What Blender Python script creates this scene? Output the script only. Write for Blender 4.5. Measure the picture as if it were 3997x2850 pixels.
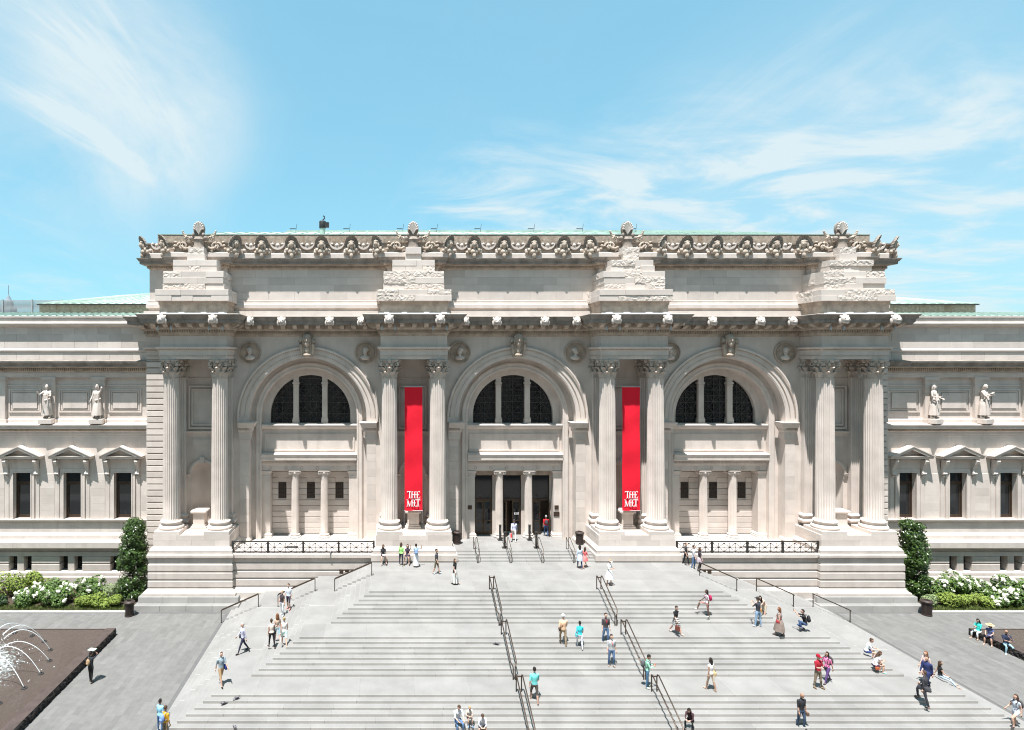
import bpy, bmesh, math, random
import numpy as np
from math import sin, cos, pi, radians as R, sqrt, atan2
random.seed(7)
S = bpy.context.scene
for o in list(bpy.data.objects): bpy.data.objects.remove(o)
COL = S.collection
# ------------------------------------------------------------------ camera
cam = bpy.data.cameras.new('camera'); camo = bpy.data.objects.new('camera', cam); COL.objects.link(camo)
camo.location = (-10.63, -47.4, 18.79); camo.rotation_euler = (R(90), 0, 0)
cam.sensor_fit = 'HORIZONTAL'; cam.sensor_width = 36; cam.lens = 36*2270.5/3997
cam.shift_x = 489/3997; cam.shift_y = -22/3997
cam.clip_start = 0.5; cam.clip_end = 4000
S.camera = camo
S.render.engine = 'CYCLES'; S.cycles.filter_width = 1.1
S.view_settings.view_transform = 'Standard'; S.view_settings.look = 'None'
S.view_settings.exposure = 1.28; S.view_settings.gamma = 1
# ------------------------------------------------------------------ sky and sun
SUN_EL, SUN_AZ = 72.0, 28.0         # azimuth: degrees to the left of the camera's back
sd = (-sin(R(SUN_AZ))*cos(R(SUN_EL)), -cos(R(SUN_AZ))*cos(R(SUN_EL)), sin(R(SUN_EL)))
W = bpy.data.worlds.new('World'); S.world = W; W.use_nodes = True
nt = W.node_tree; nt.nodes.clear()
def N(t, **k):
    n = nt.nodes.new(t)
    for a, b in k.items(): setattr(n, a, b)
    return n
def L(a, b): nt.links.new(a, b)
def M(op, a, b=None, clamp=False):
    n = N('ShaderNodeMath', operation=op); n.use_clamp = clamp
    for i, x in enumerate((a, b)):
        if x is None: continue
        if isinstance(x, (int, float)): n.inputs[i].default_value = x
        else: L(x, n.inputs[i])
    return n.outputs[0]
sky = N('ShaderNodeTexSky', sky_type='NISHITA'); sky.sun_disc = False
sky.sun_elevation = R(SUN_EL); sky.sun_rotation = atan2(sd[0], sd[1])
sky.altitude = 0; sky.air_density = 1.0; sky.dust_density = 0.6; sky.ozone_density = 1.2
tc = N('ShaderNodeTexCoord'); sep = N('ShaderNodeSeparateXYZ'); L(tc.outputs['Generated'], sep.inputs[0])
zz = M('ADD', M('MAXIMUM', sep.outputs[2], 0.0), 0.10)
com = N('ShaderNodeCombineXYZ'); L(M('DIVIDE', sep.outputs[0], zz), com.inputs[0]); L(M('DIVIDE', sep.outputs[1], zz), com.inputs[1])
def cloud(scale, rot, sc, loc, lo, hi, dist=1.2, rough=.62):
    mp = N('ShaderNodeMapping'); mp.inputs['Rotation'].default_value = (0, 0, R(rot)); mp.inputs['Scale'].default_value = sc
    mp.inputs['Location'].default_value = loc
    L(com.outputs[0], mp.inputs[0])
    nz = N('ShaderNodeTexNoise'); nz.inputs['Scale'].default_value = scale; nz.inputs['Detail'].default_value = 9
    nz.inputs['Roughness'].default_value = rough; nz.inputs['Distortion'].default_value = dist
    L(mp.outputs[0], nz.inputs[0])
    mr = N('ShaderNodeMapRange', interpolation_type='SMOOTHSTEP'); mr.inputs[1].default_value = lo; mr.inputs[2].default_value = hi
    L(nz.outputs[0], mr.inputs[0]); return mr.outputs[0]
def cap(d, inner, outer):
    l = sqrt(sum(c*c for c in d)); vm = N('ShaderNodeVectorMath', operation='DOT_PRODUCT')
    L(tc.outputs['Generated'], vm.inputs[0]); vm.inputs[1].default_value = [c/l for c in d]
    mr = N('ShaderNodeMapRange', interpolation_type='SMOOTHSTEP')
    mr.inputs[1].default_value = cos(R(outer)); mr.inputs[2].default_value = cos(R(inner)); L(vm.outputs['Value'], mr.inputs[0]); return mr.outputs[0]
wisps = cloud(1.3, 35, (1, .30, 1), (2.1, 0.4, 0), .46, .82)
puffs = cloud(2.4, -12, (.55, .9, 1), (0.6, 5.2, 0), .40, .68, .5, .6)
m1 = M('ADD', cap((-.62, 1, .56), 2, 17), cap((-.42, 1, .47), 0, 10))
m2 = M('ADD', cap((.50, 1, .26), 3, 12), M('ADD', cap((.88, 1, .25), 3, 13), cap((.20, 1, .22), 2, 11)))
m3 = M('ADD', cap((.60, 1, .52), 2, 13), cap((-.55, 1, .22), 1, 12))
c1 = M('MULTIPLY', wisps, M('ADD', M('MULTIPLY', m1, 1.35), M('ADD', M('MULTIPLY', m3, .42), .13)))
c2 = M('MULTIPLY', puffs, M('ADD', M('MULTIPLY', m2, .95), .02))
veil = cloud(.8, 35, (1, .45, 1), (4.3, 1.4, 0), .32, .66, 1.0, .6)
soft = M('ADD', M('MULTIPLY', M('MULTIPLY', M('ADD', cap((-.64, 1, .58), 0, 24), cap((-.42, 1, .44), 0, 11)), veil), .52), M('MULTIPLY', cap((.75, 1, .20), 4, 22), .22))
cl = M('MINIMUM', M('ADD', M('ADD', c1, c2), soft), .88)
tint = N('ShaderNodeMix', data_type='RGBA', blend_type='MULTIPLY'); tint.inputs[0].default_value = 1
gm = N('ShaderNodeGamma'); gm.inputs[1].default_value = .35; L(sky.outputs[0], gm.inputs[0])
L(gm.outputs[0], tint.inputs[6]); tint.inputs[7].default_value = (1.05, 1.96, 2.23, 1)
mix = N('ShaderNodeMix', data_type='RGBA'); L(cl, mix.inputs[0]); L(tint.outputs[2], mix.inputs[6])
mix.inputs[7].default_value = (3.25, 3.7, 3.85, 1)
bg = N('ShaderNodeBackground'); bg.inputs[1].default_value = 0.10; L(mix.outputs[2], bg.inputs[0])
out = N('ShaderNodeOutputWorld'); L(bg.outputs[0], out.inputs[0])
sl = bpy.data.lights.new('sun', 'SUN'); sl.energy = 4.3; sl.angle = R(0.53); sl.color = (1, .98, .965)
so = bpy.data.objects.new('sun', sl); COL.objects.link(so); so.location = (-30, -60, 80)
from mathutils import Vector, Matrix, Quaternion
so.rotation_euler = Vector(sd).to_track_quat('Z', 'Y').to_euler()
# ------------------------------------------------------------------ materials
MATS = {}
def mat(name, col, rough=.85, var=.12, scale=1.5, streak=0, bump=0, bscale=12, metal=0, orand=0, dark=None, spec=.3, grain=0):
    m = bpy.data.materials.new(name); m.use_nodes = True; t = m.node_tree; t.nodes.clear()
    def n(ty, **k):
        x = t.nodes.new(ty)
        for a, b in k.items(): setattr(x, a, b)
        return x
    lk = t.links.new
    b = n('ShaderNodeBsdfPrincipled'); o = n('ShaderNodeOutputMaterial'); lk(b.outputs[0], o.inputs[0])
    b.inputs['Roughness'].default_value = rough; b.inputs['Metallic'].default_value = metal
    b.inputs['Specular IOR Level'].default_value = spec
    geo = n('ShaderNodeNewGeometry')
    cur = None
    def mul(cur, fac_sock, lo, hi):
        mr = n('ShaderNodeMapRange'); lk(fac_sock, mr.inputs[0]); mr.inputs[1].default_value = .3; mr.inputs[2].default_value = .7
        mr.inputs[3].default_value = lo; mr.inputs[4].default_value = hi
        mx = n('ShaderNodeMix', data_type='RGBA', blend_type='MULTIPLY'); mx.inputs[0].default_value = 1
        if cur is None: mx.inputs[6].default_value = (*col, 1)
        else: lk(cur, mx.inputs[6])
        lk(mr.outputs[0], mx.inputs[7]); return mx.outputs[2]
    if var:
        z = n('ShaderNodeTexNoise'); z.inputs['Scale'].default_value = scale; z.inputs['Detail'].default_value = 6
        lk(geo.outputs['Position'], z.inputs[0]); cur = mul(cur, z.outputs[0], 1-var, 1+var*.6)
    if grain:
        z = n('ShaderNodeTexNoise'); z.inputs['Scale'].default_value = 38; z.inputs['Detail'].default_value = 3
        lk(geo.outputs['Position'], z.inputs[0]); cur = mul(cur, z.outputs[0], 1-grain, 1+grain)
    if streak:
        mp = n('ShaderNodeMapping'); mp.inputs['Scale'].default_value = (1.1, 1.1, .11); lk(geo.outputs['Position'], mp.inputs[0])
        z = n('ShaderNodeTexNoise'); z.inputs['Scale'].default_value = 1.7; z.inputs['Detail'].default_value = 8; z.inputs['Roughness'].default_value = .7
        lk(mp.outputs[0], z.inputs[0])
        mr = n('ShaderNodeMapRange', interpolation_type='SMOOTHSTEP'); lk(z.outputs[0], mr.inputs[0]); mr.inputs[1].default_value = .47; mr.inputs[2].default_value = .78
        mr.inputs[3].default_value = 0; mr.inputs[4].default_value = streak
        mx = n('ShaderNodeMix', data_type='RGBA'); lk(mr.outputs[0], mx.inputs[0])
        if cur is None: mx.inputs[6].default_value = (*col, 1)
        else: lk(cur, mx.inputs[6])
        mx.inputs[7].default_value = (*(dark or (.16, .14, .12)), 1); cur = mx.outputs[2]
    if orand:
        oi = n('ShaderNodeObjectInfo'); mr = n('ShaderNodeMapRange'); lk(oi.outputs['Random'], mr.inputs[0])
        mr.inputs[3].default_value = 1-orand; mr.inputs[4].default_value = 1+orand*.7
        mx = n('ShaderNodeMix', data_type='RGBA', blend_type='MULTIPLY'); mx.inputs[0].default_value = 1
        if cur is None: mx.inputs[6].default_value = (*col, 1)
        else: lk(cur, mx.inputs[6])
        lk(mr.outputs[0], mx.inputs[7]); cur = mx.outputs[2]
    if cur is None: b.inputs['Base Color'].default_value = (*col, 1)
    else: lk(cur, b.inputs['Base Color'])
    if bump:
        z = n('ShaderNodeTexNoise'); z.inputs['Scale'].default_value = bscale; z.inputs['Detail'].default_value = 5
        lk(geo.outputs['Position'], z.inputs[0]); bp = n('ShaderNodeBump'); bp.inputs['Strength'].default_value = 1; bp.inputs['Distance'].default_value = bump
        lk(z.outputs[0], bp.inputs['Height']); lk(bp.outputs[0], b.inputs['Normal'])
    MATS[name] = m; return m
STONE = (.605, .535, .482)
mat('limestone', STONE, .9, .12, .9, .34, .006, 9, dark=(.33, .275, .235))
mat('limestone_block', STONE, .9, .08, 1.3, .12, .006, 9, orand=.12, dark=(.36, .31, .27))
mat('rough_block', (.60, .525, .465), .95, .14, 3, .10, .03, 11, orand=.06, dark=(.36, .32, .28))
mat('weathered', (.27, .235, .205), .92, .30, 1.6, .70, .01, 8, dark=(.07, .06, .052))
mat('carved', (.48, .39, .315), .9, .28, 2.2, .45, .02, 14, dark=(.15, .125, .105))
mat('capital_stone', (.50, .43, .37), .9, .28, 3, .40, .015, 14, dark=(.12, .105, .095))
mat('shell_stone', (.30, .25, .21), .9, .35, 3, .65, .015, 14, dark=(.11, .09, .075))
mat('base_stone', (.54, .482, .436), .9, .12, 1.1, .25, .006, 9, orand=.07, dark=(.25, .21, .17))
mat('granite_dim_top', (.232, .225, .214), .8, .13, .8, .12, .003, 30, orand=.07, dark=(.18, .17, .16), grain=.07)  # for upward faces: colour dimmed to soften sunlit treads against risers
mat('granite', (.375, .36, .34), .8, .13, .8, .12, .003, 30, orand=.07, dark=(.20, .19, .18), grain=.07)  # colour lightened so the weakly lit risers come out brighter
for i, k in enumerate((.132, .141, .149, .158)): mat('paver%d' % i, (k*1.03, k, k*.95), .8, .10, 2.5, 0, .003, 20, grain=.08)
mat('ground_grey', (.115, .113, .11), .9, .1, 3)
mat('kerb_stone', (.36,.35,.335), .85, .08, 2, .08, .003, 20)
mat('brick_far', (.74, .58, .46), .9, .15, .2)
mat('asphalt', (.20, .19, .175), .9, .2, 3)
mat('black_granite', (.075, .056, .050), .45, .25, 3, 0, .012, 6)
mat('rock_face', (.022, .019, .018), .6, .4, 5, 0, .12, 7)
mat('bronze', (.075, .052, .038), .45, .2, 4, metal=.6, spec=.5)
mat('bronze_light', (.085, .062, .042), .4, .25, 8, metal=.7, spec=.5)
mat('iron', (.035, .033, .032), .55, .2, 6)
mat('can_brown', (.045, .032, .028), .5, .2, 8)
mat('glass_dark', (.012, .012, .014), .06, 0, spec=.5)
mat('glass_window', (.02, .022, .024), .06, 0, spec=.5)
mat('lattice', (.07, .065, .065), .6, .2, 4)
mat('banner_red', (.74, .008, .028), .75, .06, 1.2, 0, .01, 3)
mat('lettering', (.82, .80, .80), .8, .03)
mat('copper_green', (.36, .46, .40), .7, .22, 1.2, .45, .01, 6, dark=(.50, .54, .49))
mat('roof_wall', (.40, .32, .25), .9, .35, 5, .9, .01, 6, dark=(.20, .11, .06))
mat('metal_grey', (.45, .46, .46), .5, .1, 3, metal=.2)
mat('white_metal', (.72, .76, .78), .5, .05, 3)
mat('foliage', (.085, .150, .030), .55, .35, 3.0, spec=.4)
mat('foliage_dark', (.022, .050, .012), .4, .4, 3.0, spec=.5)
mat('foliage_lime', (.175, .235, .040), .6, .3, 3.0, spec=.3)
mat('foliage_pale', (.22, .28, .13), .6, .25, 4.0, spec=.3)
mat('blossom', (.74, .74, .62), .8, .08, 9, bump=.02, bscale=40)
mat('bark', (.10, .075, .05), .9, .3, 8)
mat('soil', (.06, .045, .03), .95, .3, 5)
mat('grass', (.10, .14, .03), .8, .3, 6)
mat('foam', (.72, .78, .78), .6, .1, 6, 0, .05, 14)
# ------------------------------------------------------------------ mesh building
class MB:
    def __init__(s): s.v = []; s.f = []; s.mi = []
    def add(s, vs, fs, m=0):
        k = len(s.v); s.v += [tuple(p) for p in vs]; s.f += [tuple(i+k for i in f) for f in fs]; s.mi += [m]*len(fs); return s
    def box(s, x0, x1, y0, y1, z0, z1, m=0):
        return s.add([(x0,y0,z0),(x1,y0,z0),(x1,y1,z0),(x0,y1,z0),(x0,y0,z1),(x1,y0,z1),(x1,y1,z1),(x0,y1,z1)],
                     [(0,3,2,1),(4,5,6,7),(0,1,5,4),(1,2,6,5),(2,3,7,6),(3,0,4,7)], m)
    def cbox(s, x0, x1, y0, y1, z0, z1, c=.01, m=0):
        X, Y, Z = (x0, x1), (y0, y1), (z0, z1); vs = []; idx = {}
        for i in (0,1):
            for j in (0,1):
                for k in (0,1):
                    for a in range(3):
                        p = [X[i], Y[j], Z[k]]; sg = [1-2*i, 1-2*j, 1-2*k]
                        for b in range(3):
                            if b != a: p[b] += sg[b]*c
                        idx[(i,j,k,a)] = len(vs); vs.append(p)
        fs = []
        def q(*l): fs.append(tuple(idx[t] for t in l))
        for i in (0,1):
            q((i,0,0,0),(i,1,0,0),(i,1,1,0),(i,0,1,0)); q((0,i,0,1),(1,i,0,1),(1,i,1,1),(0,i,1,1)); q((0,0,i,2),(1,0,i,2),(1,1,i,2),(0,1,i,2))
            for j in (0,1):
                q((i,j,0,0),(i,j,1,0),(i,j,1,1),(i,j,0,1)); q((i,0,j,0),(i,1,j,0),(i,1,j,2),(i,0,j,2)); q((0,i,j,1),(1,i,j,1),(1,i,j,2),(0,i,j,2))
                for k in (0,1): q((i,j,k,0),(i,j,k,1),(i,j,k,2))
        return s.add(vs, fs, m)
    def prism(s, poly, a0, a1, axis='y', m=0):      # poly in the two other axes
        n = len(poly); mk = {'y': lambda p, a: (p[0], a, p[1]), 'x': lambda p, a: (a, p[0], p[1]), 'z': lambda p, a: (p[0], p[1], a)}[axis]
        vs = [mk(p, a0) for p in poly]+[mk(p, a1) for p in poly]
        fs = [(i, (i+1) % n, (i+1) % n+n, i+n) for i in range(n)]+[tuple(range(n))[::-1], tuple(range(n, 2*n))]
        return s.add(vs, fs, m)
    def lathe(s, prof, c=(0,0,0), n=24, m=0, closed=True, sx=1, sy=1):
        vs = []; fs = []; k = len(prof)
        for i in range(n):
            a = 2*pi*i/n
            for r, z in prof: vs.append((c[0]+r*cos(a)*sx, c[1]+r*sin(a)*sy, c[2]+z))
        for i in range(n):
            j = (i+1) % n
            for t in range(k-1): fs.append((i*k+t, j*k+t, j*k+t+1, i*k+t+1))
        if closed:
            if prof[0][0] > 1e-6: fs.append(tuple(i*k for i in range(n))[::-1])
            if prof[-1][0] > 1e-6: fs.append(tuple(i*k+k-1 for i in range(n)))
        return s.add(vs, fs, m)
    def tube(s, pts, r, n=8, m=0, capends=True):
        pts = [Vector(p) for p in pts]; k = len(pts); rr = r if isinstance(r, (list, tuple)) else [r]*k
        vs = []; fs = []; ref = None
        for i, p in enumerate(pts):
            d = (pts[min(i+1, k-1)]-pts[max(i-1, 0)]).normalized()
            if ref is None: ref = Vector((0,0,1)) if abs(d.z) < .9 else Vector((1,0,0))
            u = d.cross(ref)
            if u.length < 1e-4: ref = Vector((0,1,0)); u = d.cross(ref)
            u.normalize(); w = d.cross(u).normalized(); ref = -w if False else ref
            for j in range(n):
                a = 2*pi*j/n; vs.append(p+(u*cos(a)+w*sin(a))*rr[i])
        for i in range(k-1):
            for j in range(n): fs.append((i*n+j, i*n+(j+1) % n, (i+1)*n+(j+1) % n, (i+1)*n+j))
        if capends: fs += [tuple(range(n))[::-1], tuple(range((k-1)*n, k*n))]
        return s.add(vs, fs, m)
    def ell(s, c, r, nu=10, nv=7, rot=None, m=0):
        vs = [Vector((0,0,-r[2]))]
        for i in range(1, nv):
            t = -pi/2+pi*i/nv
            for j in range(nu): a = 2*pi*j/nu; vs.append(Vector((r[0]*cos(t)*cos(a), r[1]*cos(t)*sin(a), r[2]*sin(t))))
        vs.append(Vector((0,0,r[2])))
        fs = [(0, 1+(j+1) % nu, 1+j) for j in range(nu)]
        for i in range(nv-2):
            for j in range(nu): a = 1+i*nu; fs.append((a+j, a+(j+1) % nu, a+nu+(j+1) % nu, a+nu+j))
        a = 1+(nv-2)*nu; e = len(vs)-1
        fs += [(a+j, a+(j+1) % nu, e) for j in range(nu)]
        if rot is not None: vs = [rot @ v for v in vs]
        return s.add([v+Vector(c) for v in vs], fs, m)
    def sweep(s, prof, path, m=0, caps=True):       # path walked with the outside on its right; prof = (projection, z)
        P = [Vector(p) for p in path]; k = len(P); q = len(prof); vs = []; fs = []
        for i in range(k):
            nn = []
            if i > 0: d = (P[i]-P[i-1]).normalized(); nn.append(Vector((d.y, -d.x)))
            if i < k-1: d = (P[i+1]-P[i]).normalized(); nn.append(Vector((d.y, -d.x)))
            mm = nn[0] if len(nn) == 1 else (nn[0]+nn[1])/(1+nn[0].dot(nn[1]))
            for pr, z in prof: vs.append((P[i].x+mm.x*pr, P[i].y+mm.y*pr, z))
        for i in range(k-1):
            for t in range(q-1): fs.append((i*q+t, (i+1)*q+t, (i+1)*q+t+1, i*q+t+1))
        if caps: fs += [tuple(range(q)), tuple(range((k-1)*q, k*q))[::-1]]
        return s.add(vs, fs, m)
    def arc(s, prof, cx, cz, a0=0, a1=pi, n=48, m=0):   # prof = (radius, y) swept round an arch in the xz plane
        q = len(prof); vs = []; fs = []
        for i in range(n+1):
            a = a0+(a1-a0)*i/n
            for r, y in prof: vs.append((cx-r*cos(a), y, cz+r*sin(a)))
        for i in range(n):
            for t in range(q-1): fs.append((i*q+t, (i+1)*q+t, (i+1)*q+t+1, i*q+t+1))
        return s.add(vs, fs, m)
    def merge(s, o, loc=(0,0,0), rz=0, sc=(1,1,1), m=None):
        c, sn = cos(rz), sin(rz); vs = []
        for x, y, z in o.v:
            x *= sc[0]; y *= sc[1]; z *= sc[2]; vs.append((x*c-y*sn+loc[0], x*sn+y*c+loc[1], z+loc[2]))
        k = len(s.v); s.v += vs; s.f += [tuple(i+k for i in f) for f in o.f]; s.mi += o.mi if m is None else [m]*len(o.f); return s
    def mesh(s, name, mats, smooth=False):
        me = bpy.data.meshes.new(name); me.from_pydata(s.v, [], s.f)
        for x in (mats if isinstance(mats, (list, tuple)) else [mats]): me.materials.append(MATS[x])
        if any(s.mi): me.polygons.foreach_set('material_index', s.mi)
        bm = bmesh.new(); bm.from_mesh(me); bmesh.ops.recalc_face_normals(bm, faces=bm.faces); bm.to_mesh(me); bm.free()
        if smooth:
            me.polygons.foreach_set('use_smooth', [True]*len(me.polygons)); me.set_sharp_from_angle(angle=R(38))
        me.update(); return me
    def build(s, name, mats, parent=None, smooth=False, loc=(0,0,0), rz=0):
        return put(name, s.mesh(name, mats, smooth), parent, loc, rz)
def put(name, me, parent=None, loc=(0,0,0), rz=0, sc=None):
    o = bpy.data.objects.new(name, me); COL.objects.link(o); o.location = loc; o.rotation_euler = (0, 0, rz)
    if sc: o.scale = sc
    if parent: o.parent = parent
    return o
def empty(name, loc=(0,0,0), rz=0):
    o = bpy.data.objects.new(name, None); COL.objects.link(o); o.location = loc; o.rotation_euler = (0,0,rz); o.empty_display_size = .2; return o
def tag(o, label, cat=None, group=None):
    o['label'] = label
    if cat: o['category'] = cat
    if group: o['group'] = group
    return o
def struct(o, kind='structure'): o['kind'] = kind; return o
_blk = {}
def dim_tops(me):       # top faces coloured darker to offset the strong sun they catch
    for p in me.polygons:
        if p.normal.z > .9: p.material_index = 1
def block(name, x0, x1, y0, y1, z0, z1, m, parent=None, c=.012, q=.005):
    d = (round((x1-x0)/q)*q, round((y1-y0)/q)*q, round((z1-z0)/q)*q); key = (d, m, c)
    if key not in _blk:
        me = _blk[key] = MB().cbox(-d[0]/2, d[0]/2, -d[1]/2, d[1]/2, -d[2]/2, d[2]/2, c).mesh(name, [m, 'granite_dim_top'] if m == 'granite' else m)
        if m == 'granite': dim_tops(me)
    return put(name, _blk[key], parent, ((x0+x1)/2, (y0+y1)/2, (z0+z1)/2))
# ------------------------------------------------------------------ ground, paving, stairs
struct(MB().add([(-400,-300,-.16),(400,-300,-.16),(400,600,-.16),(-400,600,-.16)], [(0,1,2,3)]).build('ground', 'asphalt'))
# the apartment houses across the avenue, behind the viewpoint, added to block sky light
bb = struct(MB().box(-95, 95, -76, -54, -.1, 50).build('avenue_buildings', 'brick_far'))
bw = MB()
for k in range(13):
    for i in range(48):
        bx_ = -93+3.9*i
        if abs(bx_+9.5) < 3 and k == 5: continue
        bw.box(bx_, bx_+1.3, -54.02, -53.97, 2.2+3.4*k, 4.3+3.4*k)
struct(bw.build('facing_windows', 'glass_dark', bb), 'stuff')
struct(MB().box(-95, 95, -54, -45.5, -.15, .0).build('far_pavement', 'kerb_stone'))
struct(MB().box(-70, 70, -28, 3, -.15, -.02).build('plaza_bed', 'ground_grey'))
struct(MB().box(-70, 70, -28.3, -28, -.15, .0).build('street_kerb', 'kerb_stone'))
T, LD, RI = .332, 1.72, .14
def dn(n): return n*T+(LD-T)*((n >= 8)+(n >= 16))
YF, XH, YB, ZL = -8.65, 11.8, -2.95, 3.36
plaza = struct(empty('plaza_paving'))
rp = random.Random(3); pav = []
def inside(x, y):
    if abs(x) < XH+dn(23)+.36 and y > YF-dn(23)-.36: return False
    if abs(x) > 29.05 and y < -7.65: return False
    return True
x = -46.0; ci = 0
while x < 46:
    w = .34; y = -4.45-rp.uniform(0, .8)
    y1 = -4.42
    while y1 > -21:
        y0 = max(y1-1.0+rp.uniform(-.15, .15), -21.2) if y1 < -4.43 else y
        yy1 = y1
        cx, cy = x+w/2, (y0+yy1)/2
        if inside(cx, cy):
            if abs(cx) > 29.05: y0 = max(y0, -7.62)
            pav.append((math.hypot(cx+10.63, cy+47.4), x, x+w, y0, yy1))
        y1 = y0
    x += w; ci += 1
pav.sort()
vis = [p for p in pav if p[3] > -19.4]; vis = vis[:300]; vs = set(vis)
rest = MB()
for p in pav:
    d, x0, x1, y0, y1 = p; k = rp.choice((0,1,1,2,2,3)); zt = rp.uniform(-.004, .002)
    y0 = round(y0, 1); y1 = round(y1, 1)
    if y1-y0 < .15: continue
    if p in vs: block('paver', x0+.0015, x1-.0015, y0+.0015, y1-.0015, -.06, zt, 'paver%d' % k, plaza, .003, .01)
    else: rest.cbox(x0+.0015, x1-.0015, y0+.0015, y1-.0015, -.06, zt, .003, k)
struct(rest.build('far_pavers', ['paver0', 'paver1', 'paver2', 'paver3'], plaza), 'stuff')
g = XH+dn(23)
struct(MB().box(-g-.36, -g-.005, YF-dn(23)-.4, -4.3, -.1, -.003).build('drain_strip', 'ground_grey'))
struct(MB().box(g+.005, g+.36, YF-dn(23)-.4, -4.3, -.1, -.003).build('drain_strip', 'ground_grey'))
stairs = struct(empty('stairs', (0, -8, 0))); stairs.location = (0,0,0)
rs = random.Random(11); extra = MB(); nobj = 0
for n in range(24):
    zt = ZL-RI*n; xe = XH+dn(n)
    if n:
        y0, y1 = YF-dn(n), YF-dn(n-1)+.06
        Ls = 2.75; x = -xe; first = rs.uniform(.5, 1)*Ls
        cuts = [-xe]; p = -xe+first
        while p < xe-.6: cuts.append(p); p += Ls*rs.choice((.93, 1, 1, 1.07))
        cuts.append(xe)
        for a, b in zip(cuts, cuts[1:]):
            jz = rs.uniform(-.002, .002)
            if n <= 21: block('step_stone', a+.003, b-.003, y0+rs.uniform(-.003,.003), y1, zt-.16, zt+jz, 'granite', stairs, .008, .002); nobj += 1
            else: extra.cbox(a+.004, b-.004, y0, y1, zt-.16, zt+jz, .012)
        # the two side runs
        for sgn in (-1, 1):
            xa, xb = xe, XH+dn(n-1)-.06
            ya = y1-.06+.004; m = max(1, round((YB-ya)/2.75))
            for i in range(m):
                q0 = ya+(YB-ya)*i/m+(0 if i == 0 else .004); q1 = ya+(YB-ya)*(i+1)/m-.004
                X = sorted((sgn*xa, sgn*xb))
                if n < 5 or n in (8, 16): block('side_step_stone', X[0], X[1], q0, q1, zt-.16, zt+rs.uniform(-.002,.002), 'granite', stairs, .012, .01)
                else: extra.cbox(X[0], X[1], q0, q1, zt-.16, zt+rs.uniform(-.002,.002), .012)
ex_ = extra.build('far_step_stones', ['granite', 'granite_dim_top'], stairs); dim_tops(ex_.data); struct(ex_, 'stuff')
nx = 10; rows = [YF, -6.75, -4.85, YB]
for j in range(3):
    for i in range(nx):
        a = -XH+2*XH*i/nx; b = -XH+2*XH*(i+1)/nx
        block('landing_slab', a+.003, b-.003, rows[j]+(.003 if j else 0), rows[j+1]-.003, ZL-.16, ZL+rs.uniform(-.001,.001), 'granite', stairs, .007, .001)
# the four upper steps to the doors
for k in range(1, 5):
    y0 = -3.1+.333*(k-1)+(.0); y1 = y0+.39 if k < 4 else 2.6
    if k < 4:
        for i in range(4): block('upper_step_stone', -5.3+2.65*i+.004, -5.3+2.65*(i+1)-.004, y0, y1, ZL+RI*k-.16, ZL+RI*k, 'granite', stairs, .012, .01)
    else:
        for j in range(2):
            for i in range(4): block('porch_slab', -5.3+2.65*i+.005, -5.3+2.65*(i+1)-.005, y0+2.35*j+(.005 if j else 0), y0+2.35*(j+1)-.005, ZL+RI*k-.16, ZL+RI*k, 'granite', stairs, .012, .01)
# planting beds
for sgn in (-1, 1):
    a, b = sorted((sgn*29.3, sgn*47))
    struct(MB().cbox(a, b, -4.42, -4.12, -.1, .13, .02).build('planter_kerb', 'kerb_stone'))
    struct(MB().box(a, b, -4.12, .9, -.1, .07).build('planting_bed', 'soil'))
# ------------------------------------------------------------------ the museum
MUS = tag(empty('museum_building', (0, 0, 0)), 'pale limestone museum facade with three arches, paired fluted columns and stepped block piles on top', 'museum')
PC = (-25.59, -8.53, 8.53, 25.59); BC = (-17.06, 0.0, 17.06); HW, FR, CORNER = 2.575, 2.43, 30.2
rm = random.Random(5)
def part(mb, name, m='limestone', parent=None, smooth=False, label=None, loc=(0,0,0)):
    o = mb.build(name, m, parent or MUS, smooth, loc)
    if label: o['label'] = label
    return o
def dentils(path, p0, p1, z0, z1, w, sp, mb=None, trim=.0):
    mb = mb or MB()
    P = [Vector(p) for p in path]
    for i in range(len(P)-1):
        d = P[i+1]-P[i]; ln = d.length
        if ln < .3: continue
        d.normalize(); n = Vector((d.y, -d.x))
        # extend to mitred outside corners
        a = 0; b = ln
        if i > 0:
            e = (P[i]-P[i-1]).normalized(); a = -p0 if (e.x*d.y-e.y*d.x) > 0 else p1
        if i < len(P)-2:
            e = (P[i+2]-P[i+1]).normalized(); b = ln+(p0 if (d.x*e.y-d.y*e.x) > 0 else -p1)
        k = max(1, int((b-a)/sp)); st = (b-a-(k-1)*sp)/2
        for j in range(k):
            c = a+st+j*sp; q = P[i]+d*c
            A = q-d*w/2+n*p0; B = q+d*w/2+n*p0; C = q+d*w/2+n*p1; D = q-d*w/2+n*p1
            mb.add([(A.x,A.y,z0),(B.x,B.y,z0),(C.x,C.y,z0),(D.x,D.y,z0),(A.x,A.y,z1),(B.x,B.y,z1),(C.x,C.y,z1),(D.x,D.y,z1)],
                   [(0,3,2,1),(4,5,6,7),(0,1,5,4),(1,2,6,5),(2,3,7,6),(3,0,4,7)])
    return mb
def stuffed(o): o['kind'] = 'stuff'; return o
# plan of the front, walked left to right
front = [(-CORNER, 6), (-CORNER, 0)]
for c in PC: front += [(c-HW, 0), (c-HW, -FR), (c+HW, -FR), (c+HW, 0)]
front += [(CORNER, 0), (CORNER, 6)]
ZT = 22.16
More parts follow.
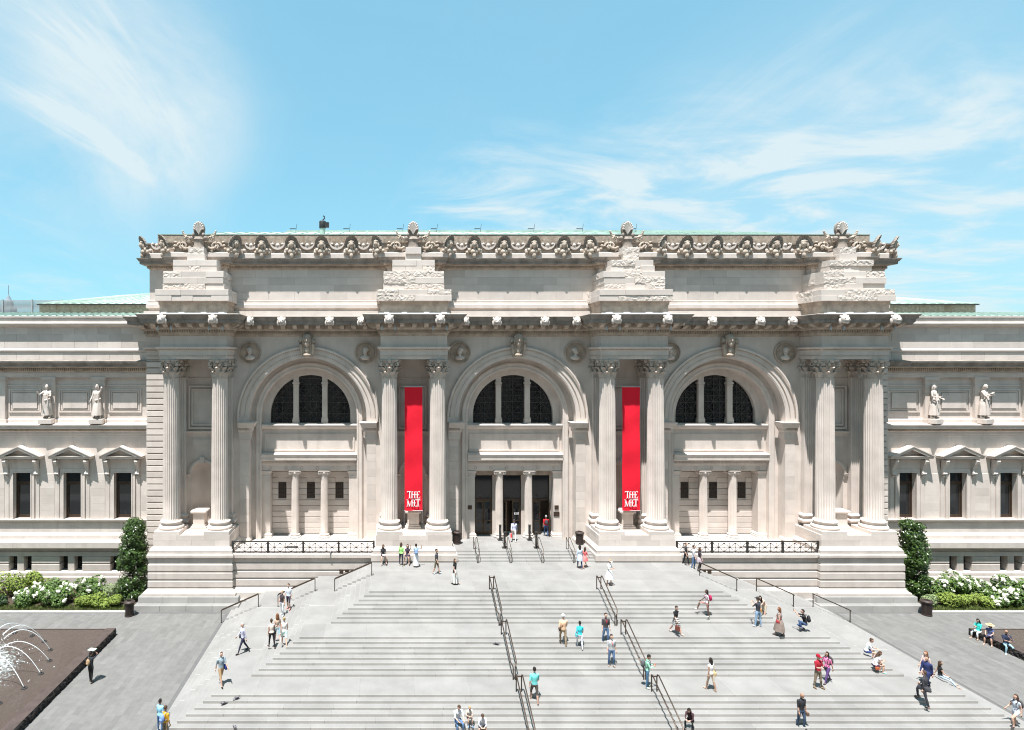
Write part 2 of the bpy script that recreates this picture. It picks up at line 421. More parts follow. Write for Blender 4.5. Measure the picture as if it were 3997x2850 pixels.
# bed mouldings (pale) and corona (dark with soot)
bed = [(-.02,20.55),(0,20.63),(.05,20.66),(.10,20.82),(.10,21.07),(.24,21.08),(.32,21.18),(.34,21.24),(.34,21.57),(.30,21.58)]
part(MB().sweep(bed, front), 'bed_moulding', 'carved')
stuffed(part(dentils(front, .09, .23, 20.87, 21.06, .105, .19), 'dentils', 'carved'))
cor = [(-.02,21.56),(1.06,21.56),(1.06,21.60),(1.10,21.62),(1.10,21.84),(1.16,21.86),(1.18,21.92),(1.24,22.02),(1.32,22.10),(1.34,22.14),(1.34,22.20),(-.02,22.27)]
part(MB().sweep(cor, front), 'cornice', 'weathered', label='dark weathered main cornice')
stuffed(part(MB().sweep([(1.355,22.175),(1.355,22.205),(1.1,22.24),(1.1,22.22)], front), 'gutter_lip', 'limestone'))
# modillions, one object each
mo = MB(); pr = [(0,21.24),(.30,21.24),(.42,21.30),(.56,21.38),(.64,21.40),(.66,21.47),(.62,21.56),(0,21.56)]
mo.prism([(-a-.34, z) for a, z in pr], -.17, .17, 'x'); mo.box(-.21, .21, -1.02, -.34, 21.50, 21.555)
mome = mo.mesh('modillion', 'carved')
def along(path, sp, fn, p0=.36, p1=1.04):
    P = [Vector(p) for p in path]
    for i in range(len(P)-1):
        d = P[i+1]-P[i]; ln = d.length
        if ln < 1: continue
        d.normalize(); a = 0; b = ln
        if i > 0: e = (P[i]-P[i-1]).normalized(); a = -.2 if (e.x*d.y-e.y*d.x) > 0 else p1+.2
        if i < len(P)-2: e = (P[i+2]-P[i+1]).normalized(); b = ln+.2 if (d.x*e.y-d.y*e.x) > 0 else ln-p1-.2
        if b-a < .4: continue
        k = max(1, round((b-a)/sp)); st = (b-a)/k
        for j in range(k+1):
            q = P[i]+d*(a+st*j); fn(q.x, q.y, atan2(d.y, d.x))
along(front[1:-1], .96, lambda x, y, a: put('modillion', mome, MUS, (x, y, 0), a))
# lion masks on the cornice
li = MB(); li.ell((0,-.10,0), (.27,.24,.30), 12, 9); li.ell((0,-.33,-.08), (.15,.16,.13), 10, 7); li.ell((0,-.40,-.02), (.07,.10,.05), 8, 6)
li.ell((0,-.30,-.24), (.13,.13,.07), 8, 6)
for s in (-1, 1):
    li.ell((s*.24,-.06,.16), (.075,.06,.10), 8, 6); li.ell((s*.10,-.33,.07), (.055,.05,.03), 6, 5); li.ell((s*.24,-.03,-.12), (.10,.10,.20), 8, 6)
lime = li.mesh('lion_head', 'limestone', True)
for c in PC:
    for s in (-1.92, 1.92): put('lion_head', lime, MUS, (c+s, -FR-1.30, 21.82), 0, (1.12,1.15,1.15))
for c in BC:
    for s in (-4.45, -1.9, 1.9, 4.45): put('lion_head', lime, MUS, (c+s, -1.30, 21.82), 0, (1.12,1.15,1.15))
# floodlights under the pier cornices
fl = MB(); fl.lathe([(.0,-.38),(.09,-.38),(.09,-.1),(.06,-.06),(.03,0)], n=10)
flme = fl.mesh('floodlight', 'metal_grey', True)
for c in PC:
    for s in (-2.45, -1.45, 1.45, 2.45): put('floodlight', flme, MUS, (c+s, -FR-.72, 21.40))
# wall behind everything
arch_r, AZ = 4.78, 14.10
def archpath(cx, r, zb, n=40):
    pts = [(cx-r, zb)]+[(cx-r*cos(pi*i/n), AZ+r*sin(pi*i/n)) for i in range(n+1)]+[(cx+r, zb)]
    return pts
def archsweep(mb, prof, cx, zb, n=40, m=0):
    q = len(prof); vs = []; fs = []
    A = [(-1, 0, zb)]+[(-cos(pi*i/n), sin(pi*i/n), AZ) for i in range(n+1)]+[(1, 0, zb)]
    for ca, sa, z in A:
        for r, y in prof: vs.append((cx+r*ca, y, z+r*sa))
    for i in range(len(A)-1):
        for t in range(q-1): fs.append((i*q+t, (i+1)*q+t, (i+1)*q+t+1, i*q+t+1))
    return mb.add(vs, fs, m)
ZF = 3.92
for c in BC:
    w = MB(); x0, x1 = c-5.97, c+5.97
    w.add([(x0,0,ZF),(c-arch_r,0,ZF),(c-arch_r,0,AZ),(x0,0,AZ)], [(0,1,2,3)]); w.add([(c+arch_r,0,ZF),(x1,0,ZF),(x1,0,AZ),(c+arch_r,0,AZ)], [(0,1,2,3)])
    n = 40; pts = [(x0, AZ)]+[(c-arch_r*cos(pi*i/n), AZ+arch_r*sin(pi*i/n)) for i in range(n+1)]+[(x1, AZ)]
    for (a, za), (b, zb) in zip(pts, pts[1:]): w.add([(a,0,za),(b,0,zb),(b,0,20.7),(a,0,20.7)], [(0,1,2,3)])
    part(w, 'bay_wall')
    # ashlar blocks on the flanking strips, below the imposts
    for s in (-1, 1):
        z = ZF+.35; k = 0
        while z < 12.2:
            zt = min(z+.62, 12.25); a, b = sorted((c+s*(arch_r+.01), c+s*5.55))
            block('ashlar_block', a, b, -.02, .03, z+.006, zt-.006, 'limestone_block', MUS, .008); z += .62
    # outer archivolt with its soffit, then the jambs
    A = MB(); archsweep(A, [(5.73,.02),(5.73,-.20),(5.66,-.22),(5.58,-.20),(5.50,-.14),(5.44,-.13),(5.44,-.10),(5.12,-.10),(5.10,-.07),(4.86,-.07),(4.84,-.04),(arch_r,-.04),(arch_r,.92)], c, 13.69)
    archo = part(A, 'archivolt', 'limestone', smooth=True)
    dd = MB()
    for i in range(118):
        a = pi*(i+.5)/118; r0, r1 = 5.46, 5.56; p = (cos(a), sin(a)); t = (-sin(a), cos(a)); h = .045
        vs = [(c+p[0]*r+t[0]*u, y, AZ+p[1]*r+t[1]*u) for y in (-.14, -.195) for r in (r0, r1) for u in (-h, h)]
        dd.add(vs, [(0,1,3,2),(4,6,7,5),(0,2,6,4),(1,5,7,3),(0,4,5,1),(2,3,7,6)])
    for i in range(96):
        a = pi*(i+.5)/96; r0, r1 = 5.09, 5.14; p = (cos(a), sin(a)); t = (-sin(a), cos(a)); h = .05
        vs = [(c+p[0]*r+t[0]*u, y, AZ+p[1]*r+t[1]*u) for y in (-.06, -.125) for r in (r0, r1) for u in (-h, h)]
        dd.add(vs, [(0,1,3,2),(4,6,7,5),(0,2,6,4),(1,5,7,3),(0,4,5,1),(2,3,7,6)])
    stuffed(part(dd, 'bead_course', 'carved', archo))
    J = MB(); J.add([(c-arch_r,0,ZF),(c-arch_r,.92,ZF),(c-arch_r,.92,13.69),(c-arch_r,0,13.69)], [(0,1,2,3)])
    J.add([(c+arch_r,0,ZF),(c+arch_r,.92,ZF),(c+arch_r,.92,13.69),(c+arch_r,0,13.69)], [(0,1,2,3)])
    archsweep(J, [(arch_r+.02,.90),(4.42,.90),(4.42,.74),(4.34,.70),(4.30,.70),(4.28,.74),(4.10,.74),(4.08,.70),(3.98,.70),(3.95,.73),(3.95,1.62)], c, ZF)
    part(J, 'inner_arch', 'limestone', smooth=True)
    for s in (-1, 1):   # imposts and bases
        I = MB(); a, b = sorted((c+s*4.55, c+s*5.62))
        prof = [(0,12.25),(.10,12.27),(.10,12.55),(.13,12.56),(.13,12.86),(.20,12.9),(.24,13.0),(.24,13.18),(.36,13.26),(.42,13.44),(.50,13.6),(.52,13.69),(0,13.70)]
        pth = [(a,0),(b,0)]
        pth = [(c+s*4.75, .5),(c+s*4.75, -.02),(b, -.02)] if s > 0 else [(a, -.02),(c+s*4.75, -.02),(c+s*4.75, .5)]
        I.sweep(prof, pth)
        im = part(I, 'impost', 'limestone'); stuffed(part(dentils([(a+.1 if s > 0 else a, -.02),(b if s > 0 else b-.1, -.02)], .23, .31, 13.08, 13.2, .05, .10), 'dentils', 'carved', im))
        Bm = MB(); pth = [(c+s*4.78, .6),(c+s*4.78, -.0),(c+s*5.55, -.0)] if s > 0 else [(c+s*5.55, 0),(c+s*4.78, 0),(c+s*4.78, .6)]
        part(Bm.sweep([(.12,ZF),(.12,ZF+.16),(.08,ZF+.22),(.03,ZF+.34),(0,ZF+.35)], pth), 'wall_base')
    # keystone head between scrolls
    K = MB(); K.prism([(-.40,19.0),(.40,19.0),(.52,20.5),(-.52,20.5)], -.42, 0)
    for s in (-1, 1):
        K.tube([(s*.50,-.40,20.42),(s*.56,-.52,20.25),(s*.52,-.52,20.0),(s*.46,-.46,19.5),(s*.42,-.44,19.2)], [.13,.17,.12,.09,.07], 8)
    K.ell((0,-.50,20.42), (.30,.30,.38), 12, 9); K.ell((0,-.78,20.30), (.07,.10,.12), 8, 6); K.ell((0,-.60,20.05), (.22,.18,.26), 10, 7)
    K.ell((0,-.42,20.62), (.36,.26,.24), 12, 7); K.ell((0,-.45,19.15), (.32,.16,.16), 10, 6); K.ell((0,-.5,19.55), (.2,.12,.3), 8, 6)
    for s in (-1, 1): K.ell((s*.30,-.45,20.28), (.10,.16,.30), 8, 6); K.ell((s*.11,-.77,20.40), (.05,.04,.03), 6, 4)
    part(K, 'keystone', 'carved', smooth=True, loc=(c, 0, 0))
    # portrait medallions
    for s in (-1, 1):
        D_ = MB()
        for (r0, r1, y0) in ((0, .70, -.07), (.66, .72, -.13), (.72, .80, -.09), (.80, .90, -.16)):
            n = 40; vs = []; fs = []
            for i in range(n):
                a = 2*pi*i/n
                for r, y in ((max(r0, .001), y0), (r1, y0), (r1, .02)): vs.append((r*cos(a), y, r*sin(a)))
            for i in range(n):
                j = (i+1) % n
                for t in range(2): fs.append((i*3+t, j*3+t, j*3+t+1, i*3+t+1))
            D_.add(vs, fs)
        for i in range(52):
            a = 2*pi*i/52; D_.ell((.76*cos(a), -.09, .76*sin(a)), (.028,.03,.028), 5, 4)
        md = part(D_, 'medallion', 'carved', loc=(c+s*4.70, 0, 19.33))
        F = MB(); tw = 1 if (s < 0) != (c == 0) else -1
        F.ell((0,-.10,.14), (.20,.10,.26), 12, 8); F.ell((tw*.19,-.12,.10), (.05,.06,.06), 6, 5); F.ell((-tw*.06,-.09,.26), (.25,.10,.20), 10, 7)
        F.ell((0,-.09,-.18), (.13,.09,.20), 8, 6); F.ell((0,-.08,-.40), (.42,.10,.22), 10, 6); F.ell((tw*.12,-.13,-.02), (.09,.07,.09), 6, 5)
        part(F, 'portrait_relief', 'limestone', md, True).scale = (1,1.9,1)
    # lunette: stone ring, mullions, glass, lattice
    LU = MB(); r = 3.37; archsweep(LU, [(3.97,1.6),(r,1.6),(r,2.0)], c, 13.30)
    win = MB(); n = 40
    for i in range(n):
        a, b = pi*i/n, pi*(i+1)/n
        win.add([(c-3.4*cos(a),1.95,13.3),(c-3.4*cos(b),1.95,13.3),(c-3.4*cos(b),1.95,AZ+3.4*sin(b)),(c-3.4*cos(a),1.95,AZ+3.4*sin(a))], [(0,1,2,3)])
    lun = part(LU, 'lunette_surround', 'limestone', smooth=True)
    part(win, 'lunette_glass', 'glass_dark', lun)
    for s in (-1, 1):
        mu = MB(); x = s*1.21
        mu.box(c+x-.22, c+x+.22, 1.58, 1.98, 13.3, 17.35); mu.box(c+x-.28, c+x+.28, 1.48, 1.97, 13.3, 13.75); mu.box(c+x-.25, c+x+.25, 1.52, 1.96, 13.75, 13.9)
        mu.box(c+x-.25, c+x+.25, 1.53, 1.965, 16.55, 16.62); mu.box(c+x-.28, c+x+.28, 1.50, 1.96, 16.72, 16.86)
        part(mu, 'mullion', 'limestone', lun)
    for (xa, xb) in ((-3.3, -1.47), (-.97, .97), (1.47, 3.3)):
        g = MB(); cs = .93
        nxc = round((xb-xa)/cs); cs = (xb-xa)/nxc
        def zt(x): return AZ+sqrt(max(0, 3.36**2-x*x))
        def bar(x0, z0, x1, z1, rr=.022):
            # keep the part under the arch
            m = 6; keep = [(x0+(x1-x0)*i/m, z0+(z1-z0)*i/m) for i in range(m+1)]; keep = [p for p in keep if p[1] < zt(p[0])-.01]
            if len(keep) > 1: g.tube([(c+keep[0][0], 1.86, keep[0][1]), (c+keep[-1][0], 1.86, keep[-1][1])], rr, 4)
        for i in range(nxc+1): x = xa+cs*i; bar(x, 13.3, x, zt(x)-.02, .03)
        for j in range(6):
            z = 13.3+cs*j
            for i in range(nxc):
                x = xa+cs*i; bar(x, z, x+cs, z, .03)
                xm, zm = x+cs/2, z+cs/2
                if zm < zt(xm): bar(x, z, x+cs, z+cs); bar(x, z+cs, x+cs, z); bar(xm, z, xm, z+cs); bar(x, zm, x+cs, zm)
        part(g, 'lattice_grille', 'lattice', lun)
    # sill, panel and entablature under the lunette
    part(MB().sweep([(0,12.93),(.12,12.96),(.30,13.05),(.42,13.18),(.46,13.30),(.46,13.36),(0,13.42),(-.9,13.42)], [(c-3.94,1.25),(c+3.94,1.25)]), 'lunette_sill')
    pw = MB().box(c-3.97, c+3.97, 1.16, 2.2, 10.6, 13.1).box(c-3.97, c+3.97, 1.5, 2.2, 13.1, 13.3)
    part(pw, 'panel_wall')
    fr = MB()
    for (a, b, za, zb) in ((-3.75,3.75,12.47,12.60),(-3.75,3.75,11.12,11.25),(-3.75,-3.62,11.25,12.47),(3.62,3.75,11.25,12.47)): fr.box(c+a, c+b, 1.08, 1.18, za, zb)
    part(fr, 'panel_frame')
    eprof = [(0,9.53),(.03,9.55),(.03,9.97),(.08,10.0),(.10,10.12),(.10,10.30),(.22,10.34),(.40,10.42),(.42,10.48),(.42,10.70),(.48,10.84),(.50,10.90),(.50,10.93),(-.12,11.05)]
    ent = part(MB().sweep(eprof, [(c-3.94,1.07),(c+3.94,1.07)]), 'door_entablature')
    stuffed(part(dentils([(c-3.9,1.07),(c+3.9,1.07)], .09, .20, 10.16, 10.30, .06, .115), 'dentils', 'limestone', ent))
    part(MB().box(c-3.94, c+3.94, 1.09, 2.1, 9.50, 10.95), 'lintel')
    ro = MB()
    for i in range(6):
        x = c-3.25+1.3*i
        for k in range(16):
            a0, a1 = 2*pi*k/16, 2*pi*(k+1)/16
            ro.add([(x+r*cos(a), 1.025, 9.76+r*sin(a)) for a in (a0, a1) for r in (.09, .13)], [(0,1,3,2)])
    part(ro, 'roundels', 'carved', ent)
# pier walls with niche, panel and string courses
for c in PC:
    w = MB(); x0, x1 = c-2.56, c+2.56; zs, r = 9.5, .95; n = 20
    w.add([(x0,.004,4),(c-r,.004,4),(c-r,.004,zs),(x0,.004,zs)], [(0,1,2,3)]); w.add([(c+r,.004,4),(x1,.004,4),(x1,.004,zs),(c+r,.004,zs)], [(0,1,2,3)])
    pts = [(x0, zs)]+[(c-r*cos(pi*i/n), zs+r*sin(pi*i/n)) for i in range(n+1)]+[(x1, zs)]
    for (a, za), (b, zb) in zip(pts, pts[1:]): w.add([(a,.004,za),(b,.004,zb),(b,.004,18.9),(a,.004,18.9)], [(0,1,2,3)])
    pwall = part(w, 'pier_wall')
    nb = MB()
    for i in range(n):
        a, b = pi*i/n, pi*(i+1)/n
        nb.add([(c-r*cos(a), r*sin(a)*.8, 5.2), (c-r*cos(b), r*sin(b)*.8, 5.2), (c-r*cos(b), r*sin(b)*.8, zs), (c-r*cos(a), r*sin(a)*.8, zs)], [(0,1,2,3)])
        for k in range(6):
            t0, t1 = pi/2*k/6, pi/2*(k+1)/6
            P = lambda a, t: (c-r*cos(a)*cos(t)*1.0, r*sin(a)*cos(t)*.8, zs+r*sin(t)) 
            nb.add([P(a,t0), P(b,t0), P(b,t1), P(a,t1)], [(0,1,2,3)])
    part(nb, 'niche', 'limestone', pwall, True)
    na = MB(); q = [(r, .01),(r,-.16),(r+.08,-.18),(r+.22,-.14),(r+.24,.0)]
    nn_ = 24; vs = []; fs = []
    for i in range(nn_+1):
        a = pi*i/nn_
        for rr, y in q: vs.append((c-rr*cos(a), y, zs+rr*sin(a)))
    for i in range(nn_):
        for t in range(len(q)-1): fs.append((i*5+t, (i+1)*5+t, (i+1)*5+t+1, i*5+t+1))
    na.add(vs, fs)
    na.box(c-.17, c+.17, -.28, 0, zs+.88, zs+1.36)
    part(na, 'niche_arch', 'limestone', pwall, True)
    for a, b in ((-1.25,-r), (r, 1.25)):
        part(MB().sweep([(0,9.05),(.08,9.08),(.1,9.3),(.2,9.42),(.22,9.5),(0,9.52)], [(c+a,0),(c+b,0)]), 'niche_impost', 'limestone', pwall)
    part(MB().sweep([(0,12.55),(.06,12.58),(.1,12.72),(.2,12.82),(.24,12.9),(.24,12.97),(0,13.0)], [(c-1.3,0),(c+1.3,0)]), 'string_course', 'limestone', pwall)
    part(MB().box(c-.95,c+.95,-.05,.02,11.75,12.3).box(c-.85,c+.85,-.075,.02,11.85,12.2), 'tablet', 'limestone', pwall)
    pf = MB()
    for k, (h, v, t) in enumerate(((1.12,1.75,.20),(.92,1.5,.12))):
        for (a, b, za, zb) in ((-h,h,v-.12,v),(-h,h,-v,-v+.12),(-h,-h+.12,-v+.12,v-.12),(h-.12,h,-v+.12,v-.12)): pf.box(c+a, c+b, -t, .02, 14.9+za, 14.9+zb)
    part(pf, 'framed_panel', 'limestone', pwall)
    part(MB().sweep([(0,17.15),(.05,17.17),(.08,17.25),(0,17.28)], [(c-1.3,0),(c+1.3,0)]), 'string_course', 'limestone', pwall)
    al = MB(); al.cbox(c-.62,c+.62,-1.25,-.25,5.33,5.5,.02); al.box(c-.52,c+.52,-1.18,-.3,5.49,5.62); al.cbox(c-.45,c+.45,-1.12,-.35,5.6,6.5,.01)
    al.cbox(c-.5,c+.5,-1.16,-.3,6.48,6.58,.02); al.cbox(c-.62,c+.62,-1.28,-.2,6.57,6.75,.03)
    part(al, 'niche_pedestal', 'limestone')
    # entablature block, architrave, frieze
    part(MB().box(c-HW+.01, c+HW-.01, -FR+.01, .3, 18.82, 22.2), 'entablature_block')
    ap = [(0,18.80),(0,19.06),(.05,19.07),(.05,19.10),(.03,19.12),(.04,19.42),(.08,19.46),(.12,19.58),(.22,19.66),(.26,19.70),(.26,19.76),(0,19.80),(0,20.6)]
    pth = [(c-HW,0),(c-HW,-FR),(c+HW,-FR),(c+HW,0)]
    if c == PC[0]: pth = [(-CORNER,6),(-CORNER,0)]+pth
    if c == PC[3]: pth = pth+[(CORNER,0),(CORNER,6)]
    ar = part(MB().sweep(ap, pth), 'architrave', 'limestone')
    stuffed(part(dentils(pth, .10, .17, 19.50, 19.58, .08, .16), 'egg_and_dart', 'carved', ar)); stuffed(part(dentils(pth, .03, .085, 19.06, 19.11, .10, .19), 'bead_course', 'carved', ar))
# ------------------------------------------------------------------ columns
def fluted(rb, rt, h, fl=24, per=5, rows=9, depth=.055):
    mb = MB(); n = fl*per; vs = []; fs = []
    for k in range(rows+1):
        t = k/rows; r = rb+(rt-rb)*(t**1.6); dpt = depth*r/rb
        if k in (0, rows): dpt = 0
        z = h*t
        if k == 1: z = h*.012
        if k == rows-1: z = h*.988
        for i in range(n):
            a = 2*pi*i/n; u = (i % per)/per; rr = r-(dpt*sin(pi*(u-.2)/.8) if u > .1 else 0)
            vs.append((rr*cos(a), rr*sin(a), z))
    for k in range(rows):
        for i in range(n): j = (i+1) % n; fs.append((k*n+i, k*n+j, (k+1)*n+j, (k+1)*n+i))
    fs.append(tuple(range(n))[::-1]); fs.append(tuple(range(rows*n, (rows+1)*n)))
    return mb.add(vs, fs)
def capital(R0, h, half=None):
    mb = MB(); b = R0
    mb.lathe([(b*.98,0),(b*1.08,.03),(b*1.08,.07),(b*.97,.09),(b*.95,h*.5),(b*1.02,h*.72),(b*1.22,h*.86),(b*1.22,h*.88)], n=24)
    def leaf(a, w, hh, r0, curl):
        rows = [(0,r0,1),(hh*.4,r0+.02,1.05),(hh*.75,r0+.07,.95),(hh*.95,r0+curl*.75,.75),(hh*1.0,r0+curl,.5),(hh*.9,r0+curl*1.15,.25)]
        vs = []; fs = []
        for z, r, ww in rows:
            for u in (-1,-.5,0,.5,1):
                aa = a+u*w*ww; rr = r+(.05 if abs(u) == .5 else (.02 if u == 0 else -.01)); vs.append((rr*cos(aa), rr*sin(aa), z+.08-abs(u)*.05*(z/hh)))
        for i in range(len(rows)-1):
            for j in range(4): fs.append((i*5+j, i*5+j+1, i*5+5+j+1, i*5+5+j))
        mb.add(vs, fs)
    for i in range(8): leaf(pi/8+2*pi*i/8, .36, h*.34, b*1.0, .26)
    for i in range(8): leaf(2*pi*i/8, .34, h*.58, b*.99, .30)
    ro = b*1.62
    for i in range(4):
        a = pi/4+i*pi/2; u = Vector((cos(a), sin(a), 0)); t = Vector((-sin(a), cos(a), 0))
        for s in (-1, 1):
            pts = []; rad = []
            for k in range(16):
                th = k/15*2.6*pi; rr = .20*(1-k/18); base = u*(ro*.86)+Vector((0,0,h*.76))+t*s*.05
                pts.append(base+u*(rr*cos(pi*.9-th))+Vector((0,0,rr*sin(pi*.9-th)))); rad.append(.055)
            stem = [u*(b*.95)+t*s*.22+Vector((0,0,h*.48)), u*(b*1.08)+t*s*.16+Vector((0,0,h*.62))]
            mb.tube(stem+pts, [.05,.06]+rad, 5)
        for s in (-1, 1):
            e = a+s*.55; q = Vector((cos(e), sin(e), 0))
            mb.ell(q*(b*1.16)+Vector((0,0,h*.74)), (.13,.13,.13), 8, 6)
        f = a+pi/4; q = Vector((cos(f), sin(f), 0)); mb.ell(q*(b*1.28)+Vector((0,0,h*.92)), (.16,.16,.17), 8, 6)
    pl = []
    for i in range(4):
        a = pi/4+i*pi/2
        pl += [(ro*1.0*cos(a-.06), ro*1.0*sin(a-.06)), (ro*cos(a+.06), ro*sin(a+.06))]
        for k in (1,2,3):
            g = a+.06+(pi/2-.12)*k/4; rr = ro*(.80 if k != 2 else .74); pl.append((rr*cos(g), rr*sin(g)))
    mb.prism([(x*.94, y*.94) for x, y in pl], h*.87, h*.91, 'z'); mb.prism(pl, h*.91, h, 'z')
    return mb
CZ0, CZ1 = 5.6, 18.78
shaft = fluted(.655, .565, 11.0, depth=.075).mesh('column', 'limestone', True)
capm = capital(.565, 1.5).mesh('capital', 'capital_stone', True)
basem = MB().lathe([(.70,.74),(.70,.70),(.72,.68),(.72,.66),(.80,.64),(.84,.58),(.80,.50),(.76,.48),(.74,.44),(.73,.38),(.76,.32),(.82,.30),(.82,.28),(.90,.26),(.95,.18),(.96,.12),(.94,.05),(.90,0)], n=40).mesh('column_base', 'limestone', True)
plm = MB().cbox(-.98,.98,-1.0,1.0,0,.3,.012).mesh('plinth', 'limestone_block')
# pilaster against the wall
pp = [(-.60,.02),(-.60,-.42)]
for i in range(7):
    x0 = -.60+.075+i*.151; pp += [(x0,-.42),(x0+.02,-.38),(x0+.06,-.365),(x0+.10,-.38),(x0+.12,-.42)]
pp += [(.60,-.42),(.60,.02)]
pilm = MB().prism(pp, 0, 11.0, 'z').mesh('pilaster', 'limestone')
pb = MB()
bp = [(0,.74),(.06,.70),(.16,.64),(.18,.58),(.14,.5),(.08,.46),(.08,.34),(.16,.30),(.24,.24),(.26,.14),(.24,.05),(.2,0)]
pb.sweep(bp, [(-.6,.1),(-.6,-.42),(.6,-.42),(.6,.1)])
pbm = pb.mesh('pilaster_base', 'limestone', True)
for c in PC:
    for s in (-1, 1):
        x = c+s*1.89
        co = put('column', shaft, MUS, (x, -1.85, CZ0+.72)); put('capital', capm, co, (0,0,10.96)); put('column_base', basem, co, (0,0,-.72)); put('plinth', plm, co, (0,0,-1.01))
        pi_ = put('pilaster', pilm, MUS, (x, 0, CZ0+.72)); put('capital', capm, pi_, (0,-.05,10.96), 0, (1.0,.62,1)); put('pilaster_base', pbm, pi_, (0,0,-.72))
# ------------------------------------------------------------------ pedestals and podium
def courses(path, z0, z1, k, p, name='rusticated_course', m='base_stone', joint=.05):
    h = (z1-z0)/k
    for i in range(k):
        a, b = z0+h*i, z0+h*(i+1)
        prof = [(p-.10,a),(p-.10,a+joint/2),(p-.03,a+joint/2+.02),(p,a+joint/2+.07),(p,b-joint/2-.07),(p-.03,b-joint/2-.02),(p-.10,b-joint/2),(p-.10,b)]
        part(MB().sweep(prof, path), name, m)
PD = 2.93
for i, c in enumerate(PC):
    fx = c-PD; gx = c+PD; yf = -2.85; pth = [(fx, .9), (fx, yf), (gx, yf), (gx, .9)]
    part(MB().box(fx+.05, gx-.05, yf+.05, .85, 0, 5.315), 'pedestal_core')
    # die built of blocks
    for (za, zb, cuts) in ((4.92, 5.33, (0,.3,.68,1)), (4.47, 4.92, (0,.22,.5,.8,1))):
        for a, b in zip(cuts, cuts[1:]): block('pedestal_block', fx+(gx-fx)*a+.003, fx+(gx-fx)*b-.003, yf-.002, yf+.6, za+.003, zb-.003, 'limestone_block', MUS, .008)
        for sx in (-1, 1):
            xs = sorted((c+sx*(PD+.002), c+sx*(PD-.5)))
            block('pedestal_block', xs[0], xs[1], yf+.603, -1.0, za+.003, zb-.003, 'limestone_block', MUS, .008); block('pedestal_block', xs[0], xs[1], -.994, .8, za+.003, zb-.003, 'limestone_block', MUS, .008)
    part(MB().sweep([(0,4.47),(.02,4.47),(.05,4.42),(.16,4.34),(.20,4.24),(.24,4.22),(.24,4.12),(.02,4.12)], pth), 'pedestal_moulding', 'base_stone')
    part(MB().sweep([(.26,4.125),(.26,3.96),(.0,3.96)], pth), 'pedestal_course', 'base_stone')
    lo = 3.44 if i in (1, 2) else 3.72
    part(MB().sweep([(.0,3.965),(.34,3.96),(.37,3.88),(.37,lo),(.25,lo-.03),(.0,lo-.05)], pth), 'pedestal_ledge', 'base_stone')
    if i in (1, 2): part(MB().sweep([(.1,3.41),(.1,3.2)], pth), 'shadow_gap', 'iron')
    else:
        part(MB().sweep([(.24,3.70),(.24,3.2)], pth), 'pedestal_course', 'base_stone')
        courses(pth, 1.36, 3.22, 3, .30)
        part(MB().sweep([(.30,1.36),(.33,1.33),(.42,1.18),(.55,1.10),(.58,1.04),(.58,.88),(.2,.88)], pth), 'sloped_base', 'base_stone')
        xs = [fx-.98+(gx-fx+1.96)*k/4 for k in range(5)]
        for a, b in zip(xs, xs[1:]):
            block('granite_block', max(a, fx-.85)+.004, min(b, gx+.85)-.004, yf-.74, yf+.2, .43, .885, 'granite', MUS, .015); block('granite_block', a+.004, b-.004, yf-1.22, yf+.2, -.1, .43, 'granite', MUS, .015)
        for sx in (-1, 1):
            for q in range(2):
                ya, yb = yf+.2+1.5*q, yf+.2+1.5*(q+1)
                X = sorted((c+sx*(PD+.85), c+sx*1.8)); block('granite_block', X[0], X[1], ya+.004, yb, .43, .885, 'granite', MUS, .015)
                X = sorted((c+sx*(PD+.98), c+sx*1.8)); block('granite_block', X[0], X[1], ya+.004, yb, -.1, .43, 'granite', MUS, .015)
# podium below the side bays
for sgn in (-1, 1):
    a, b = sorted((sgn*(PC[3]-PD), sgn*(PC[2]+PD))); yb = -2.75; pth = [(a-.02, yb), (b+.02, yb)]
    part(MB().box(a, b, yb+.1, 2.3, 0, ZF), 'podium_core', 'base_stone')
    part(MB().sweep([(-.3,3.95),(.16,3.95),(.20,3.88),(.20,3.62),(.05,3.55),(-.1,3.5)], pth), 'podium_cap', 'base_stone')
    part(MB().sweep([(.0,3.6),(.0,3.2)], pth), 'pedestal_course', 'base_stone')
    courses(pth, 1.36, 3.22, 3, .06)
    part(MB().sweep([(.06,1.36),(.09,1.33),(.18,1.18),(.31,1.10),(.34,1.02),(.34,.5),(-.1,.5)], pth), 'sloped_base', 'base_stone')
    part(MB().box(a, b, yb-.6, yb+.3, -.1, .55), 'granite_course', 'granite')
    part(MB().box(sgn*18.1-.45, sgn*18.1+.45, -1.6, -1.1, ZF-.02, ZF+.012), 'floor_grate', 'iron')
    gx = sgn*13.9
    part(MB().box(gx-.36, gx-.06, yb-.075, yb, 2.38, 2.68).box(gx+.06, gx+.36, yb-.075, yb, 2.38, 2.68), 'wall_vent', 'bronze')
# rusticated end strips
for sgn in (-1, 1):
    a, b = sorted((sgn*CORNER, sgn*(PC[3]+1.9+.1)))
    z = 1.2; h = .4985
    k = 0
    part(MB().box(a+.02 if sgn < 0 else a, b if sgn < 0 else b-.02, .10, 1.4, 0, 18.9), 'corner_core')
    while z < 18.75:
        zt = min(z+h, 18.78)
        if zt-z > .1: block('quoin_stone', a, b, -.04, 1.2, z+.0, zt-.095, 'limestone_block', MUS, .012)
        z += h
